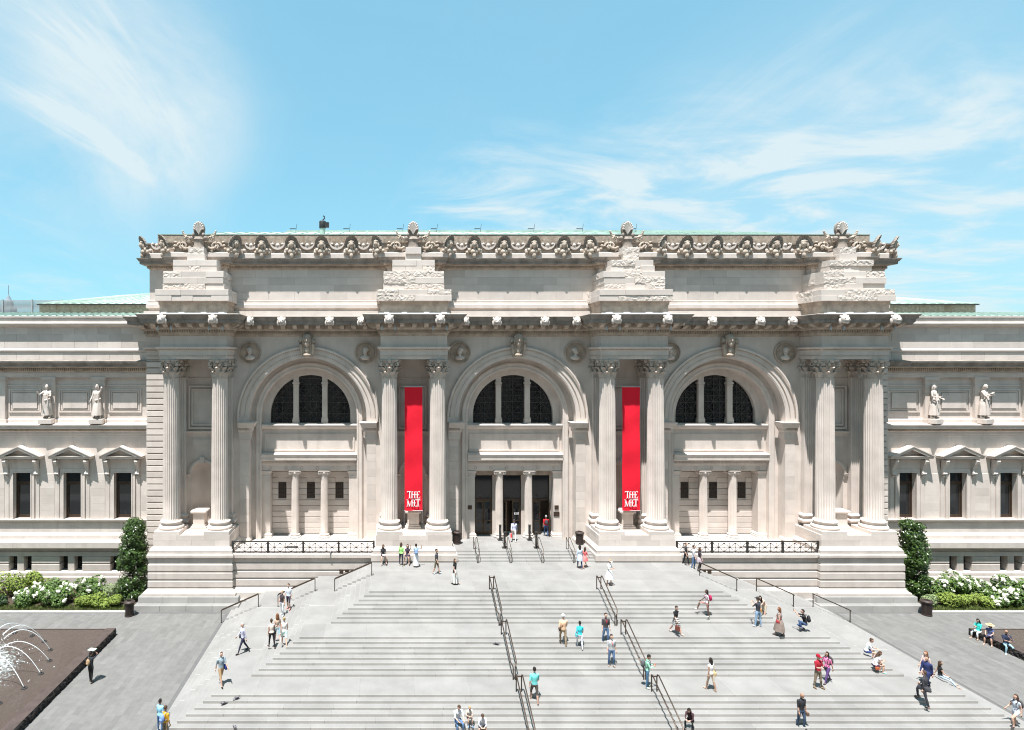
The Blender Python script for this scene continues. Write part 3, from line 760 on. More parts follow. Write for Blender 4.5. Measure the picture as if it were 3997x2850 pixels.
# ------------------------------------------------------------------ attic storey
AH = 29.95; APH, APY = 2.05, -.6
att = [(-AH, 14), (-AH, 0)]
for c in PC: att += [(c-APH, 0), (c-APH, APY), (c+APH, APY), (c+APH, 0)]
att += [(AH, 0), (AH, 14)]
part(MB().sweep([(0,22.2),(0,26.1)], att, caps=False), 'attic_wall')
part(MB().sweep([(0,23.62),(.10,23.60),(.12,23.50),(.06,23.44),(.14,23.38),(.16,23.25),(.22,23.22),(.22,22.95),(.06,22.92),(.06,22.72),(.34,22.70),(.36,22.2)], att), 'attic_base')
for c in BC:
    for r in range(4):
        z0 = 23.64+r*.61; k = 6; off = 0 if r % 2 else .5; xa, xb = c-6.4, c+6.4
        cuts = sorted({xa, xb} | {xa+(xb-xa)*(i+off)/k for i in range(k+1) if xa < xa+(xb-xa)*(i+off)/k < xb})
        for a, b in zip(cuts, cuts[1:]): block('ashlar_block', a+.005, b-.005, -.022, .05, z0+.005, z0+.605, 'limestone_block', MUS, .008)
part(MB().sweep([(-.02,26.06),(0,26.08),(.06,26.14),(.10,26.17),(.10,26.38),(.26,26.40),(.30,26.45),(.30,26.47)], att), 'attic_bed_moulding', 'carved')
stuffed(part(dentils(att, .09, .2, 26.19, 26.37, .10, .19), 'dentils', 'carved'))
part(MB().sweep([(.2,26.46),(.56,26.46),(.58,26.50),(.58,26.66),(.64,26.68),(.66,26.74),(.72,26.82),(.76,26.88),(.76,26.93),(-.02,27.0)], att), 'attic_cornice', 'weathered')
crest = [(-AH, 6), (-AH, 0)]
for c in PC: crest += [(c-2.4, 0), (c-2.4, APY), (c+2.4, APY), (c+2.4, 0)]
crest += [(AH, 0), (AH, 6)]
part(MB().sweep([(.42,26.97),(.42,27.30),(.36,27.36),(.2,27.36)], crest), 'cresting_course', 'limestone')
part(MB().sweep([(.22,27.36),(.22,28.06),(.32,28.08),(.34,28.18),(.0,28.22)], crest), 'cresting_panel', 'carved')
# shell-crowned heads
sh = MB(); n = 26; vs = [(0,-.10,.98)]
for ring, (r, t) in enumerate(((.26,.35),(.47,.8),(.56,1.0))):
    for i in range(n+1):
        a = -.55+(pi+1.1)*i/n; fl_ = .5+.5*cos(2*pi*i/2.0); rr = r*(1+(.035*fl_ if ring else 0)); vs.append((-rr*cos(a), -.12-t*(.10+.34*max(0, sin(a)))+.045*fl_*t, .98+rr*1.28*sin(a)))
fs = [(0, 1+i, 2+i) for i in range(n)]
for k in range(2):
    for i in range(n): fs.append((1+k*(n+1)+i, 2+k*(n+1)+i, 2+(k+1)*(n+1)+i, 1+(k+1)*(n+1)+i))
sh.add(vs, fs)
back = [(x*.97, y+.16, z*.99) for x, y, z in vs]; sh.add(back, fs); 
m0 = 1+2*(n+1)
sh.add([vs[m0+i] for i in range(n+1)]+[back[m0+i] for i in range(n+1)], [(i, i+1, n+2+i, n+1+i) for i in range(n)])
shm = sh
bu = MB(); bu.ell((0,-.32,1.02), (.21,.22,.29), 12, 9); bu.ell((0,-.54,.99), (.04,.05,.07), 6, 5); bu.ell((0,-.26,1.22), (.27,.24,.16), 12, 7)
for s in (-1, 1):
    bu.ell((s*.24,-.22,.92), (.11,.15,.30), 8, 7); bu.ell((s*.34,-.14,.62), (.20,.16,.20), 8, 6); bu.ell((s*.50,-.06,.44), (.18,.12,.17), 8, 6); bu.ell((s*.085,-.50,1.06), (.04,.03,.025), 6, 4)
bu.ell((0,-.24,.68), (.13,.14,.22), 8, 6); bu.ell((0,-.24,.46), (.30,.20,.24), 10, 7); bu.ell((0,-.30,.16), (.16,.16,.24), 8, 6)
busme = bu.mesh('shell_head', 'carved', True); fanme = shm.mesh('shell_fan', 'shell_stone')
def head(x, y, rz, z=26.97):
    o = put('shell_head', busme, MUS, (x, y, z), rz); put('shell_fan', fanme, o); return o
sw = MB()
n = 20; vs = []; fs = []
for i in range(n+1):      # crescent swag
    a = pi+pi*i/n; w = .05+.15*sin(pi*i/n); ro_, ri = .60, .60-w
    for r, y in ((ro_, .05), (ro_, -.16), (ri, -.16), (ri, .05)): vs.append((r*cos(a), y, .85+r*.92*sin(a)))
for i in range(n):
    for t in range(3): fs.append((i*4+t, i*4+t+1, (i+1)*4+t+1, (i+1)*4+t))
sw.add(vs, fs); sw.ell((0,-.10,.66), (.15,.12,.15), 12, 8); sw.ell((0,-.04,.66), (.20,.08,.20), 12, 6)
for s in (-1, 1): sw.ell((s*.40,-.10,.76), (.11,.10,.11), 10, 6); sw.ell((s*.68,-.06,.24), (.16,.10,.15), 8, 6); sw.ell((s*.22,-.08,.44), (.07,.07,.06), 6, 5)
swme = sw.mesh('swag', 'limestone', True)
for c in BC:
    for k in (-3.6, -1.2, 1.2, 3.6): head(c+k, -.42, 0)
    for k in (-4.55, -2.4, 0, 2.4, 4.55): put('swag', swme, MUS, (c+k, -.24, 27.36), 0, (1 if abs(k) < 4 else .85, 1, 1))
for s in (-1, 1):
    head(s*30.1, -.35, s*R(48)); put('swag', swme, MUS, (s*29.25, -.24, 27.36), 0, (.75,1,1))
wvme = []      # running scroll with garland beside the finials
for s in (-1, 1):
    wv = MB()
    pts = [Vector((s*(1.35+.42*(1-k/20)*cos(k*.55)), -.12, .45+.36*(1-k/20)*sin(k*.55))) for k in range(20)]
    wv.tube(pts, [.11]*12+[.10,.09,.08,.08,.07,.06,.05,.05], 6); wv.ell((s*1.35,-.12,.45), (.13,.14,.13), 8, 6)
    for k in range(9):
        t = k/8; wv.ell((s*(.75+.55*t), -.16, .26+.22*(t-.5)**2*2), (.11,.12,.10), 7, 5)
    wv.tube([(s*.62,-.1,.85),(s*.72,-.14,1.15),(s*.98,-.14,1.28),(s*1.12,-.14,1.08),(s*1.0,-.14,.92),(s*.9,-.14,1.02)], [.10,.12,.13,.11,.08,.05], 7)
    for k in range(5): wv.ell((s*(1.2+.06*(k-2)), -.12, 1.15+.12*k), (.15-.02*k,.10,.10), 7, 5)
    wv.ell((s*1.95,-.1,.5), (.14,.1,.14), 8, 5); wv.ell((s*2.05,-.1,.25), (.12,.1,.12), 8, 5); wv.ell((s*1.9,-.1,.78), (.12,.1,.1), 8, 5)
    wvme.append(wv.mesh('scroll_garland', 'carved', True))
fi = MB()       # palmette finial on a vase-like foot
fi.lathe([(.52,0),(.46,.15),(.40,.4),(.42,.62),(.50,.78),(.36,.92),(.30,1.0)], (0,0,0), 16, sy=.75)
for s in (-1, 1): fi.ell((s*.52,-.10,.85), (.18,.22,.20), 10, 7); fi.ell((s*.40,-.16,1.12), (.12,.16,.18), 8, 6)
n = 20; ou = []; 
for i in range(n+1):
    a = -.5+(pi+1.0)*i/n; ou.append((-.44*cos(a)*(1.0), 1.62+.62*sin(a)))
ou = ou+[(.2,.95),(-.2,.95)]
fi.prism(ou, -.02, .22)
lob = MB()
for i in range(9):
    a = pi*(i+.0)/8; 
    lob.tube([(0,-.06,1.18),(-.20*cos(a),-.12,1.55+.22*sin(a)),(-.36*cos(a),-.14,1.62+.50*sin(a))], [.03,.06,.09], 6)
    lob.ell((-.36*cos(a),-.14,1.62+.50*sin(a)), (.09,.09,.09), 7, 5)
fime = fi.mesh('palmette_finial', 'shell_stone', True); lobme = lob.mesh('palmette_lobes', 'limestone', True)
for c in PC:
    for s in (-1, 1): head(c+s*2.72, -.8, s*R(45))
    for q in wvme: put('scroll_garland', q, MUS, (c, APY-.24, 27.36))
    f = put('palmette_finial', fime, MUS, (c, -1.05, 27.55)); put('palmette_lobes', lobme, f)
# ------------------------------------------------------------------ stepped piles of rough blocks
def rough_mesh(dx, dy, dz, seed, rough):
    rr = random.Random(seed); mb = MB()
    if not rough: return mb.cbox(-dx/2, dx/2, -dy/2, dy/2, -dz/2, dz/2, .012).mesh('pile_block', 'limestone_block')
    nx_, nz_ = max(5, int(dx/.13)), max(3, int(dz/.11)); g = {}
    vs = []; fs = []
    def V(x, y, z): vs.append((x, y, z)); return len(vs)-1
    for i in range(nx_+1):
        for j in range(nz_+1):
            e = i in (0, nx_) or j in (0, nz_); d = rr.uniform(-.022, .026)+.012 if not e else rr.uniform(-.012, .02)
            g[i,j] = V(-dx/2+dx*i/nx_+(0 if e else rr.uniform(-.03,.03)), -dy/2-d, -dz/2+dz*j/nz_+(0 if e else rr.uniform(-.02,.02)))
    for i in range(nx_):
        for j in range(nz_):
            if rr.random() < .5: fs += [(g[i,j], g[i+1,j], g[i+1,j+1]), (g[i,j], g[i+1,j+1], g[i,j+1])]
            else: fs += [(g[i,j], g[i+1,j], g[i,j+1]), (g[i+1,j], g[i+1,j+1], g[i,j+1])]
    b = [V(-dx/2,dy/2,-dz/2), V(dx/2,dy/2,-dz/2), V(dx/2,dy/2,dz/2), V(-dx/2,dy/2,dz/2)]
    fs.append(tuple(g[i,0] for i in range(nx_, -1, -1))+(b[0], b[1])); fs.append(tuple(g[i,nz_] for i in range(nx_+1))+(b[2], b[3]))
    fs.append(tuple(g[0,j] for j in range(nz_+1))+(b[3], b[0])); fs.append(tuple(g[nx_,j] for j in range(nz_, -1, -1))+(b[1], b[2])); fs.append(tuple(b))
    return mb.add(vs, fs).mesh('pile_block', 'rough_block')
tiers = [(2.87, 23.28, 24.17, -2.75, 2, 4), (2.37, 24.17, 25.62, -2.40, 3, 3), (1.68, 25.62, 26.55, -2.05, 2, 3), (.67, 26.55, 27.60, -1.75, 2, 1)]
rb = random.Random(21)
for pi2, c in enumerate(PC):
    part(MB().box(c-2.60, c+2.60, -2.45, .0, 22.21, 23.0).box(c-2.66, c+2.66, -2.51, .0, 23.0, 23.285), 'pile_base', 'carved')
    part(MB().box(c-2.7, c+2.7, -2.9, -2.8, 22.28, 22.36).box(c-2.3, c-1.9, -2.95, -2.6, 22.28, 22.42).box(c-.95,c-.55,-2.95,-2.6,22.28,22.42).box(c+.75, c+1.15, -2.95, -2.6, 22.28, 22.42).box(c+2.1, c+2.5, -2.95, -2.6, 22.28, 22.42), 'cable_tray', 'white_metal')
    for hw, z0, z1, yf, k, nb_ in tiers:
        part(MB().box(c-hw+.1, c+hw-.1, yf+.1, .0, z0, z1-.01), 'pile_core', 'rough_block')
        h = (z1-z0)/k
        for j in range(k):
            za, zb = z0+h*j+.003, z0+h*(j+1)-.003
            m = nb_ if (j % 2 == 0 or nb_ == 1) else max(1, nb_-1); cuts = [0]+[(q+rb.uniform(-.14,.14))/m for q in range(1, m)]+[1]
            dj = rb.uniform(-.05, .05); jx = rb.uniform(-.06, .04)
            for q, (a, b) in enumerate(zip(cuts, cuts[1:])):
                xa, xb = c-(hw+jx)+2*(hw+jx)*a+.003, c-(hw+jx)+2*(hw+jx)*b-.003; rgh = rb.random() < .45; pr_ = dj+rb.choice((0,0,.03,-.03,.08 if hw < 2.5 and nb_ > 1 else .03))
                me = rough_mesh(xb-xa, .9, zb-za, rb.random(), rgh); put('pile_block', me, MUS, ((xa+xb)/2, yf+.45-pr_, (za+zb)/2))
            for sx in (-1, 1):
                ys = [yf+.9-dj*.5, (yf+.9)*.45, 0]
                for a, b in zip(ys, ys[1:]):
                    me = rough_mesh(b-a-.006, .6, zb-za, rb.random(), rb.random() < .45); put('pile_block', me, MUS, (c+sx*(hw+jx-.30), (a+b)/2, (za+zb)/2), sx*pi/2)
# ------------------------------------------------------------------ side bays: small ionic order and rusticated wall; door bay
ish = fluted(.33, .285, 4.98, 20, 5, 7, .035).mesh('ionic_column', 'limestone', True)
ic = MB(); ic.lathe([(.29,0),(.31,.04),(.36,.10),(.36,.14),(.2,.16)], n=20)
for s in (-1, 1):
    for y in (-.30, .30):
        pts = [Vector((s*(.36+.15*(1-k/16)*cos(k*.62+ (0 if s > 0 else 0))*(1 if s > 0 else 1)), y, .10+.15*(1-k/16)*sin(-k*.62+pi/2))) for k in range(14)]
        ic.tube(pts, .035, 5)
    ic.tube([(s*.36,-.30,.10),(s*.36,-.10,.10),(s*.36,.10,.10),(s*.36,.30,.10)], [.14,.10,.10,.14], 10)
ic.cbox(-.36,.36,-.33,.33,.13,.22,.02); ic.cbox(-.44,.44,-.38,.38,.22,.29,.02); ic.ell((0,-.34,.10), (.10,.05,.08), 8, 5)
icm = ic.mesh('ionic_capital', 'limestone', True)
ibm = MB().lathe([(.34,.34),(.38,.32),(.41,.28),(.38,.23),(.37,.2),(.40,.17),(.46,.14),(.48,.09),(.46,.03),(.44,0)], n=24).mesh('ionic_base', 'limestone', True)
for c in BC:
    for s in (-1, 1):
        o = put('ionic_column', ish, MUS, (c+s*1.22, 1.26, ZF+.34)); put('ionic_capital', icm, o, (0,0,4.98)); put('ionic_base', ibm, o, (0,0,-.34))
        a, b = sorted((c+s*3.28, c+s*3.945)); an = MB().box(a, b, 1.12, 2.1, ZF, 9.53)
        pth = [(a, 2),(a, 1.12),(b, 1.12)] if s > 0 else [(a, 1.12),(b, 1.12),(b, 2)]
        an.sweep([(.14,ZF),(.14,ZF+.14),(.10,ZF+.2),(.12,ZF+.26),(.03,ZF+.38),(0,ZF+.4)], pth); an.sweep([(0,9.0),(.04,9.02),(.04,9.1),(.02,9.12),(.03,9.3),(.10,9.36),(.12,9.5),(0,9.52)], pth)
        part(an, 'anta')
    if c == 0: continue
    part(MB().box(c-3.4, c+3.4, 2.0, 2.3, ZF-.1, 9.6), 'back_wall')
    part(MB().box(c-3.95, c+3.95, .75, 2.2, ZF-.02, ZF+.04), 'bay_floor', 'kerb_stone')
    for (xa, xb) in ((-3.28,-1.22),(-1.22,1.22),(1.22,3.28)):
        z = ZF+.1; k = 0
        xm = (xa+xb)/2 if xa*xb > 0 else 0
        if xa < -1.3: xm = -2.42
        if xb > 1.3: xm = 2.42
        while z < 9.45:
            zt = min(z+.48, 9.5)
            if zt > 7.0 and z < 8.39:
                block('rusticated_stone', c+xa+.005, c+xm-.345, 1.93, 2.1, z, zt-.035, 'limestone_block', MUS, .02); block('rusticated_stone', c+xm+.345, c+xb-.005, 1.93, 2.1, z, zt-.035, 'limestone_block', MUS, .02)
            else: block('rusticated_stone', c+xa+.005, c+xb-.005, 1.93, 2.1, z, zt-.035, 'limestone_block', MUS, .02)
            z += .48
        wm = MB(); wm.box(c+xm-.34, c+xm+.34, 1.97, 2.06, 7.0, 8.38)
        wo = part(wm, 'grille_window', 'bronze')
        gw = MB()
        for i in range(4):
            x = c+xm-.24+.16*i; gw.tube([(x,1.95,7.05),(x,1.95,8.33)], .012, 4)
            for j in range(4): gw.ell((x, 1.95, 7.15+.32*j), (.07,.015,.10), 6, 4)
        part(gw, 'scroll_grille', 'iron', wo)
# doors
part(MB().box(-3.97, 3.97, 2.9, 3.0, ZF, 9.6), 'vestibule_back', 'bronze')
mat('interior', (.05, .04, .035), .9, .3, 2)
dpost = MB()
for x0, x1 in ((-3.28,-3.17),(-1.67,-.77),(.77,1.67),(3.17,3.28)): dpost.box(x0, x1, 1.95, 2.15, ZF, 9.5)
part(dpost, 'door_jamb')
part(MB().box(-3.28, 3.28, 1.93, 2.12, 8.98, 9.5), 'door_lintel', 'carved')
for di, xc in enumerate((-2.42, 0, 2.42)):
    f = MB(); a, b = xc-.75, xc+.75
    f.box(a, a+.06, 1.98, 2.08, ZF, 8.98); f.box(b-.06, b, 1.98, 2.08, ZF, 8.98); f.box(a+.06, b-.06, 1.97, 2.09, 6.80, 6.98); f.box(a+.06, b-.06, 1.98, 2.08, 8.9, 8.98)
    fo = part(f, 'entrance_frame', 'bronze')
    part(MB().box(a+.06, b-.06, 2.02, 2.04, 6.98, 8.9), 'transom_pane', 'glass_dark', fo)
    for s in (-1, 1):
        open_ = (di, s) in ((1, -1), (2, 1))
        d_ = MB(); x0, x1 = (0, .68); w = .68
        d_.box(0, .08, -.03, .03, 0, 2.86); d_.box(w-.08, w, -.03, .03, 0, 2.86); d_.box(.08, w-.08, -.028, .028, 0, .22); d_.box(.08, w-.08, -.028, .028, 2.72, 2.86); d_.box(.08, w-.08, -.028, .028, 1.12, 1.2)
        hinge = a+.06 if s < 0 else b-.06
        rz = (0 if s < 0 else pi)+((-1 if s < 0 else 1)*R(82) if open_ else 0)
        lo = d_.build('door_leaf', 'bronze_light', fo, loc=(hinge, 2.0, ZF+.03), rz=rz)
        MB().box(.08, w-.08, -.008, .008, .22, 1.12).box(.08, w-.08, -.008, .008, 1.2, 2.72).build('door_pane', 'glass_dark', lo)
        h_ = MB(); y = -.09 if s < 0 else .09; h_.tube([(w-.04, 0, 1.0),(w-.04, y, 1.02),(w-.04, y, 1.38),(w-.04, 0, 1.40)], .016, 6); h_.build('door_handle', 'bronze_light', lo)
# EXIT lettering on the middle door, plaques
def letters(rects, name, m, parent, y0, y1):
    q = MB()
    for r in rects:
        if isinstance(r, tuple): q.box(r[0], r[1], y0, y1, r[2], r[3])
        else: q.prism(r, y0, y1)
    return q.build(name, m, parent)
u = .11; x = .20; z = 5.62; h = .17; t = .03; R_ = []
R_ += [(x,x+t,z,z+h),(x+t,x+.09,z,z+t),(x+t,x+.09,z+h-t,z+h),(x+t,x+.075,z+.07,z+.1)]; x += u
R_ += [[(x,z),(x+.03,z),(x+.10,z+h),(x+.07,z+h)], [(x+.07,z),(x+.10,z),(x+.03,z+h),(x,z+h)]]; x += u+.02
R_ += [(x,x+t,z,z+h)]; x += .055
R_ += [(x,x+.10,z+h-t,z+h),(x+.035,x+.065,z,z+h-t)]
letters(R_, 'exit_lettering', 'lettering', MUS, 1.955, 1.965)
for (x, z, w, h) in ((-3.70, 6.45, .34, .32), (3.53, 6.45, .34, .34), (3.53, 5.9, .48, .40)):
    pl_ = part(MB().cbox(x-w/2, x+w/2, 1.07, 1.125, z-h/2, z+h/2, .01), 'plaque', 'bronze')
# ------------------------------------------------------------------ wings
WY = .8
for sgn in (-1, 1):
    xa, xb = sorted((sgn*CORNER, sgn*50)); pth = [(xa, WY), (xb, WY)]
    xi = sgn*30.2
    wins = [sgn*(32.46+4.17*k) for k in range(4)]; OW = .715
    # wall with real openings
    w = MB(); zs = [(3.3, 5.5), (9.41, 13.5)]
    for z0, z1 in zs: w.box(xa, xb, WY, WY+.6, z0, z1)
    ed = sorted([xa, xb]+[x+d for x in wins for d in (-OW, OW)])
    for i in range(0, len(ed), 2): w.box(ed[i], ed[i+1], WY, WY+.6, 5.5, 9.41)
    w.box(xa, xb, WY+.28, WY+.8, 13.5, 17.4); w.box(xa, xb, WY, WY+.6, 17.35, 22.3)
    part(w, 'wing_wall')
    # ashlar on the wing wall
    segs = [(ed[i], ed[i+1]) for i in range(0, len(ed), 2)]
    z = 5.62
    for r in range(6):
        for a, b in segs:
            c = (a+b)/2
            lo_, hi_ = a+(.0 if a in (xa, xb) else .78), b-(.0 if b in (xa, xb) else .78)
            if hi_-lo_ > .3 and abs((lo_+hi_)/2) < 43: block('wing_ashlar_block', lo_+.005, hi_-.005, WY-.022, WY+.05, z+.005, z+.615, 'limestone_block', MUS, .008)
        z += .62
    k = 0
    for z0, z1 in ((19.72,20.3),(20.3,20.88),(20.88,21.44),(18.75,19.36)):
        L_ = 1.93; x = xa-(k % 2)*.95; k += 1
        while x < xb:
            a, b = max(x, xa)+.005, min(x+L_, xb)-.005
            if b-a > .2 and abs((a+b)/2) < 43.5: block('wing_ashlar_block', a, b, WY-.022, WY+.05, z0+.005, z1-.005, 'limestone_block', MUS, .008)
            x += L_
    part(MB().sweep([(0,21.43),(.10,21.46),(.14,21.56),(.40,21.64),(.44,21.70),(.44,21.80),(.30,21.84),(.28,21.86),(.28,22.22),(.36,22.24),(.36,22.34),(0,22.38)], pth), 'wing_top_cornice')
    part(MB().sweep([(0,19.36),(.05,19.37),(.07,19.45),(.12,19.50),(.12,19.60),(.06,19.66),(0,19.70)], pth), 'wing_band')
    part(MB().sweep([(0,17.72),(.05,17.75),(.10,17.82),(.10,18.06),(.26,18.10),(.30,18.18),(.62,18.20)], pth), 'wing_bed_moulding', 'carved')
    part(MB().sweep([(.25,18.19),(.62,18.19),(.64,18.36),(.70,18.40),(.78,18.52),(.80,18.62),(.80,18.66),(0,18.76)], pth), 'wing_cornice', 'weathered')
    stuffed(part(dentils([(xa, WY), (xb if sgn > 0 else xb, WY)], .09, .22, 17.85, 18.05, .09, .17), 'dentils', 'carved'))
    part(MB().sweep([(.02,17.30),(.02,17.5),(.06,17.52),(.06,17.72)], pth), 'wing_architrave')
    # panel storey
    for x in [sgn*(32.40+4.17*k) for k in range(4)]:
        pf = MB(); y = WY+.28
        for h, v, t, wd in ((1.36,.98,.09,.13),(1.18,.80,.05,.10)):
            for (a, b, za, zb) in ((-h,h,v-wd,v),(-h,h,-v,-v+wd),(-h,-h+wd,-v+wd,v-wd),(h-wd,h,-v+wd,v-wd)): pf.box(x+a, x+b, y-t, y+.02, 15.35+za, 15.35+zb)
        pf.box(x-1.02, x+1.02, y-.10, y+.02, 14.72, 15.98)
        part(pf, 'blind_panel')
    part(MB().sweep([(0,16.55),(.06,16.57),(.06,16.68),(0,16.7)], [(xa,WY+.28),(xb,WY+.28)]), 'panel_string')
    part(MB().sweep([(.12,13.5),(.12,13.75),(.06,13.82),(.0,13.9)], [(xa,WY+.28),(xb,WY+.28)]), 'panel_base')
    for x in [sgn*(34.52+4.13*k) for k in range(3)]:
        pb_ = MB(); pb_.box(x-.50, x+.50, WY+.02, WY+.3, 13.5, 17.34); pb_.box(x-.62, x+.62, WY-.05, WY+.3, 13.5, 13.82); pb_.box(x-.6, x+.6, WY-.08, WY+.3, 17.05, 17.33)
        part(pb_, 'statue_pier')
    part(MB().sweep([(0,12.40),(.04,12.42),(.04,12.58),(.07,12.6),(.07,12.80),(.14,12.84),(.16,12.95),(.16,13.02),(.26,13.06),(.46,13.10),(.48,13.16),(.48,13.28),(.54,13.34),(.56,13.40),(0,13.52),(-.3,13.53)], pth), 'wing_string_cornice')
    stuffed(part(dentils(pth, .15, .23, 12.9, 13.0, .05, .10), 'dentils', 'carved'))
    # windows
    for i, x in enumerate(wins):
        if i == 3 and sgn > 0: pass
        fr = MB(); y = WY
        for (a, b, za, zb) in ((-1.02,-OW,5.58,9.41),(OW,1.02,5.58,9.41),(-1.02,1.02,9.41,9.75)): fr.box(x+a, x+b, y-.10, y+.02, za, zb)
        for (a, b, za, zb) in ((-.80,-OW,5.58,9.41),(OW,.80,5.58,9.41),(-.80,.80,9.41,9.5)): fr.box(x+a, x+b, y-.13, y-.09, za, zb)
        for s in (-1, 1): fr.box(x+min(s*1.12, s*1.40), x+max(s*1.12, s*1.40), y-.05, y+.02, 5.58, 10.4)
        fr.box(x-1.4, x+1.4, y-.06, y+.02, 9.75, 10.5)
        sur = part(fr, 'window_surround')
        # pediment with raking cornice
        pe = MB(); p = .58
        hz = [(0,10.50),(.12,10.52),(.14,10.60),(p-.10,10.62),(p-.06,10.66),(p-.06,10.76),(p,10.84),(0,10.88)]
        pe.sweep(hz, [(x-1.24, y+.02), (x-1.24, y), (x+1.24, y), (x+1.24, y+.02)])
        ax, az, bx, bz = 1.74+.28, 10.84, 0, 11.66
        for s in (-1, 1):
            q = [(s*1.76,10.84),(s*0,11.66),(s*0,11.40),(s*1.30,10.80),(s*1.72,10.80)]
            pe.prism([(x+a, z) for a, z in (q if s > 0 else q)], y-p-.03, y)
            q2 = [(s*1.80,10.86),(0,11.70),(0,11.62),(s*1.78,10.80)]; pe.prism([(x+a, z) for a, z in q2], y-p-.09, y)
        pe.prism([(x-1.35,10.82),(x+1.35,10.82),(x,11.42)], y-.12, y)
        pd = part(pe, 'pediment', 'limestone', sur)
        stuffed(part(dentils([(x-1.4,y),(x+1.4,y)], .10, .2, 10.50, 10.59, .05, .10), 'dentils', 'limestone', sur))
        for s in (-1, 1):
            bk = MB(); bx_ = x+s*1.24
            bk.prism([(y-.06,9.25),(y-.20,9.30),(y-.26,9.42),(y-.20,9.55),(y-.24,9.8),(y-.36,10.1),(y-.50,10.25),(y-.54,10.40),(y-.50,10.5),(y-.0,10.5)], bx_-.13, bx_+.13, 'x')
            bk.tube([(bx_-.16,y-.20,9.36),(bx_+.16,y-.20,9.36)], .11, 8); bk.ell((bx_,y-.14,9.12), (.10,.10,.10), 8, 5)
            part(bk, 'bracket', 'limestone', sur)
        wf = MB(); yy = y+.30
        for (a, b, za, zb) in ((-OW,-OW+.10,5.58,9.41),(OW-.10,OW,5.58,9.41),(-OW+.10,OW-.10,9.31,9.41),(-OW+.10,OW-.10,5.58,5.74),(-OW+.10,OW-.10,8.44,8.62)): wf.box(x+a, x+b, yy, yy+.1, za, zb)
        for (a, b, za, zb) in ((-OW+.10,-OW+.22,5.74,8.44),(OW-.22,OW-.10,5.74,8.44),(-OW+.22,OW-.22,5.74,5.86),(-OW+.22,OW-.22,8.34,8.44)): wf.box(x+a, x+b, yy+.03, yy+.1, za, zb)
        wo = part(wf, 'window', 'bronze'); part(MB().box(x-OW+.1, x+OW-.1, yy+.06, yy+.075, 8.62, 9.31), 'pane', 'glass_window', wo); part(MB().box(x-OW+.22, x+OW-.22, yy+.06, yy+.075, 5.86, 8.34), 'pane', 'glass_window', wo)
        part(MB().box(x-OW-.1, x+OW+.1, yy+.35, yy+.4, 5.4, 9.5), 'window_blind', 'interior', wo)
    part(MB().sweep([(0,5.36),(.18,5.40),(.26,5.46),(.28,5.56),(.28,5.58),(-.3,5.60)], pth), 'sill_course')
    part(MB().sweep([(.0,5.36),(.06,5.30),(.06,4.48),(.10,4.46),(.20,4.32),(.22,4.24),(.22,3.95)], pth), 'wing_dado', 'limestone')
    xs = [xa+(xb-xa)*k/9 for k in range(10)]
    for a, b in zip(xs, xs[1:]):
        part(MB().sweep([(.0,3.99),(.30,3.96),(.66,3.84),(.68,3.80),(.68,3.36),(.56,3.32),(.2,3.28)], [(a+.003, WY), (b-.003, WY)]), 'water_table_stone', 'base_stone')
    part(MB().sweep([(.16,3.4),(.16,2.98),(.32,2.92),(.34,2.60),(.1,2.58)], pth), 'wing_base_course', 'base_stone')
    # basement windows in pairs
    for k, x in enumerate(wins):
        nxt = wins[k+1] if k < 3 else x+sgn*4.17
        for s in (-1, 1):
            cx_ = x+s*.58; bw = MB(); bw.box(cx_-.30, cx_+.30, WY+.25, WY+.32, 1.36, 2.6); bo = part(bw, 'basement_window', 'glass_dark')
            bb = MB()
            for q in range(5): bb.tube([(cx_-.24+.12*q, WY+.2, 1.38),(cx_-.24+.12*q, WY+.2, 2.58)], .012, 4)
            for zq in (1.6, 2.0, 2.4): bb.tube([(cx_-.3, WY+.2, zq),(cx_+.3, WY+.2, zq)], .012, 4)
            part(bb, 'window_bars', 'iron', bo)
        block('basement_mullion', x-.27, x+.27, WY-.28, WY+.4, 1.36, 2.6, 'base_stone', MUS, .01)
        a, b = sorted((x+sgn*.92, nxt-sgn*.92))
        for z0, z1 in ((1.36,1.97),(1.99,2.6)): block('rusticated_stone', a, b, WY-.33, WY+.4, z0, z1-.02, 'base_stone', MUS, .04)
        if k == 0:
            a, b = sorted((xi, x-sgn*.92))
            for z0, z1 in ((1.36,1.97),(1.99,2.6)): block('rusticated_stone', a, b, WY-.33, WY+.4, z0, z1-.02, 'base_stone', MUS, .04)
    part(MB().sweep([(-.4,1.36),(.40,1.35),(.50,1.26),(.52,1.0),(.60,.95),(.60,.0),(0,0)], pth), 'wing_plinth', 'base_stone')
    part(MB().box(xa, xb, WY+.5, WY+1.2, 0, 22.2), 'wing_core')
# ------------------------------------------------------------------ roofs
def seam_roof(name, x0, x1, y0, z0, y1, z1, sp=.6, inset=0, m='copper_green'):
    mb = MB(); a0, a1 = x0, x1; b0, b1 = x0+(inset if inset > 0 else 0), x1-(-inset if inset < 0 else 0)
    mb.add([(a0,y0,z0),(a1,y0,z0),(b1,y1,z1),(b0,y1,z1)], [(0,1,2,3)])
    k = int((x1-x0)/sp)
    for i in range(k+1):
        u = i/k; xs, xe = a0+(a1-a0)*u, b0+(b1-b0)*u
        mb.add([(xs-.03,y0,z0+.005),(xs+.03,y0,z0+.005),(xe+.03,y1,z1+.005),(xe-.03,y1,z1+.005),(xs-.03,y0,z0+.07),(xs+.03,y0,z0+.07),(xe+.03,y1,z1+.07),(xe-.03,y1,z1+.07)], [(4,5,6,7),(0,1,5,4),(1,2,6,5),(3,0,4,7)])
    return part(mb, name, m)
part(MB().box(-29.8, 29.8, 1.3, 1.9, 26.9, 29.22), 'roof_parapet', 'roof_wall')
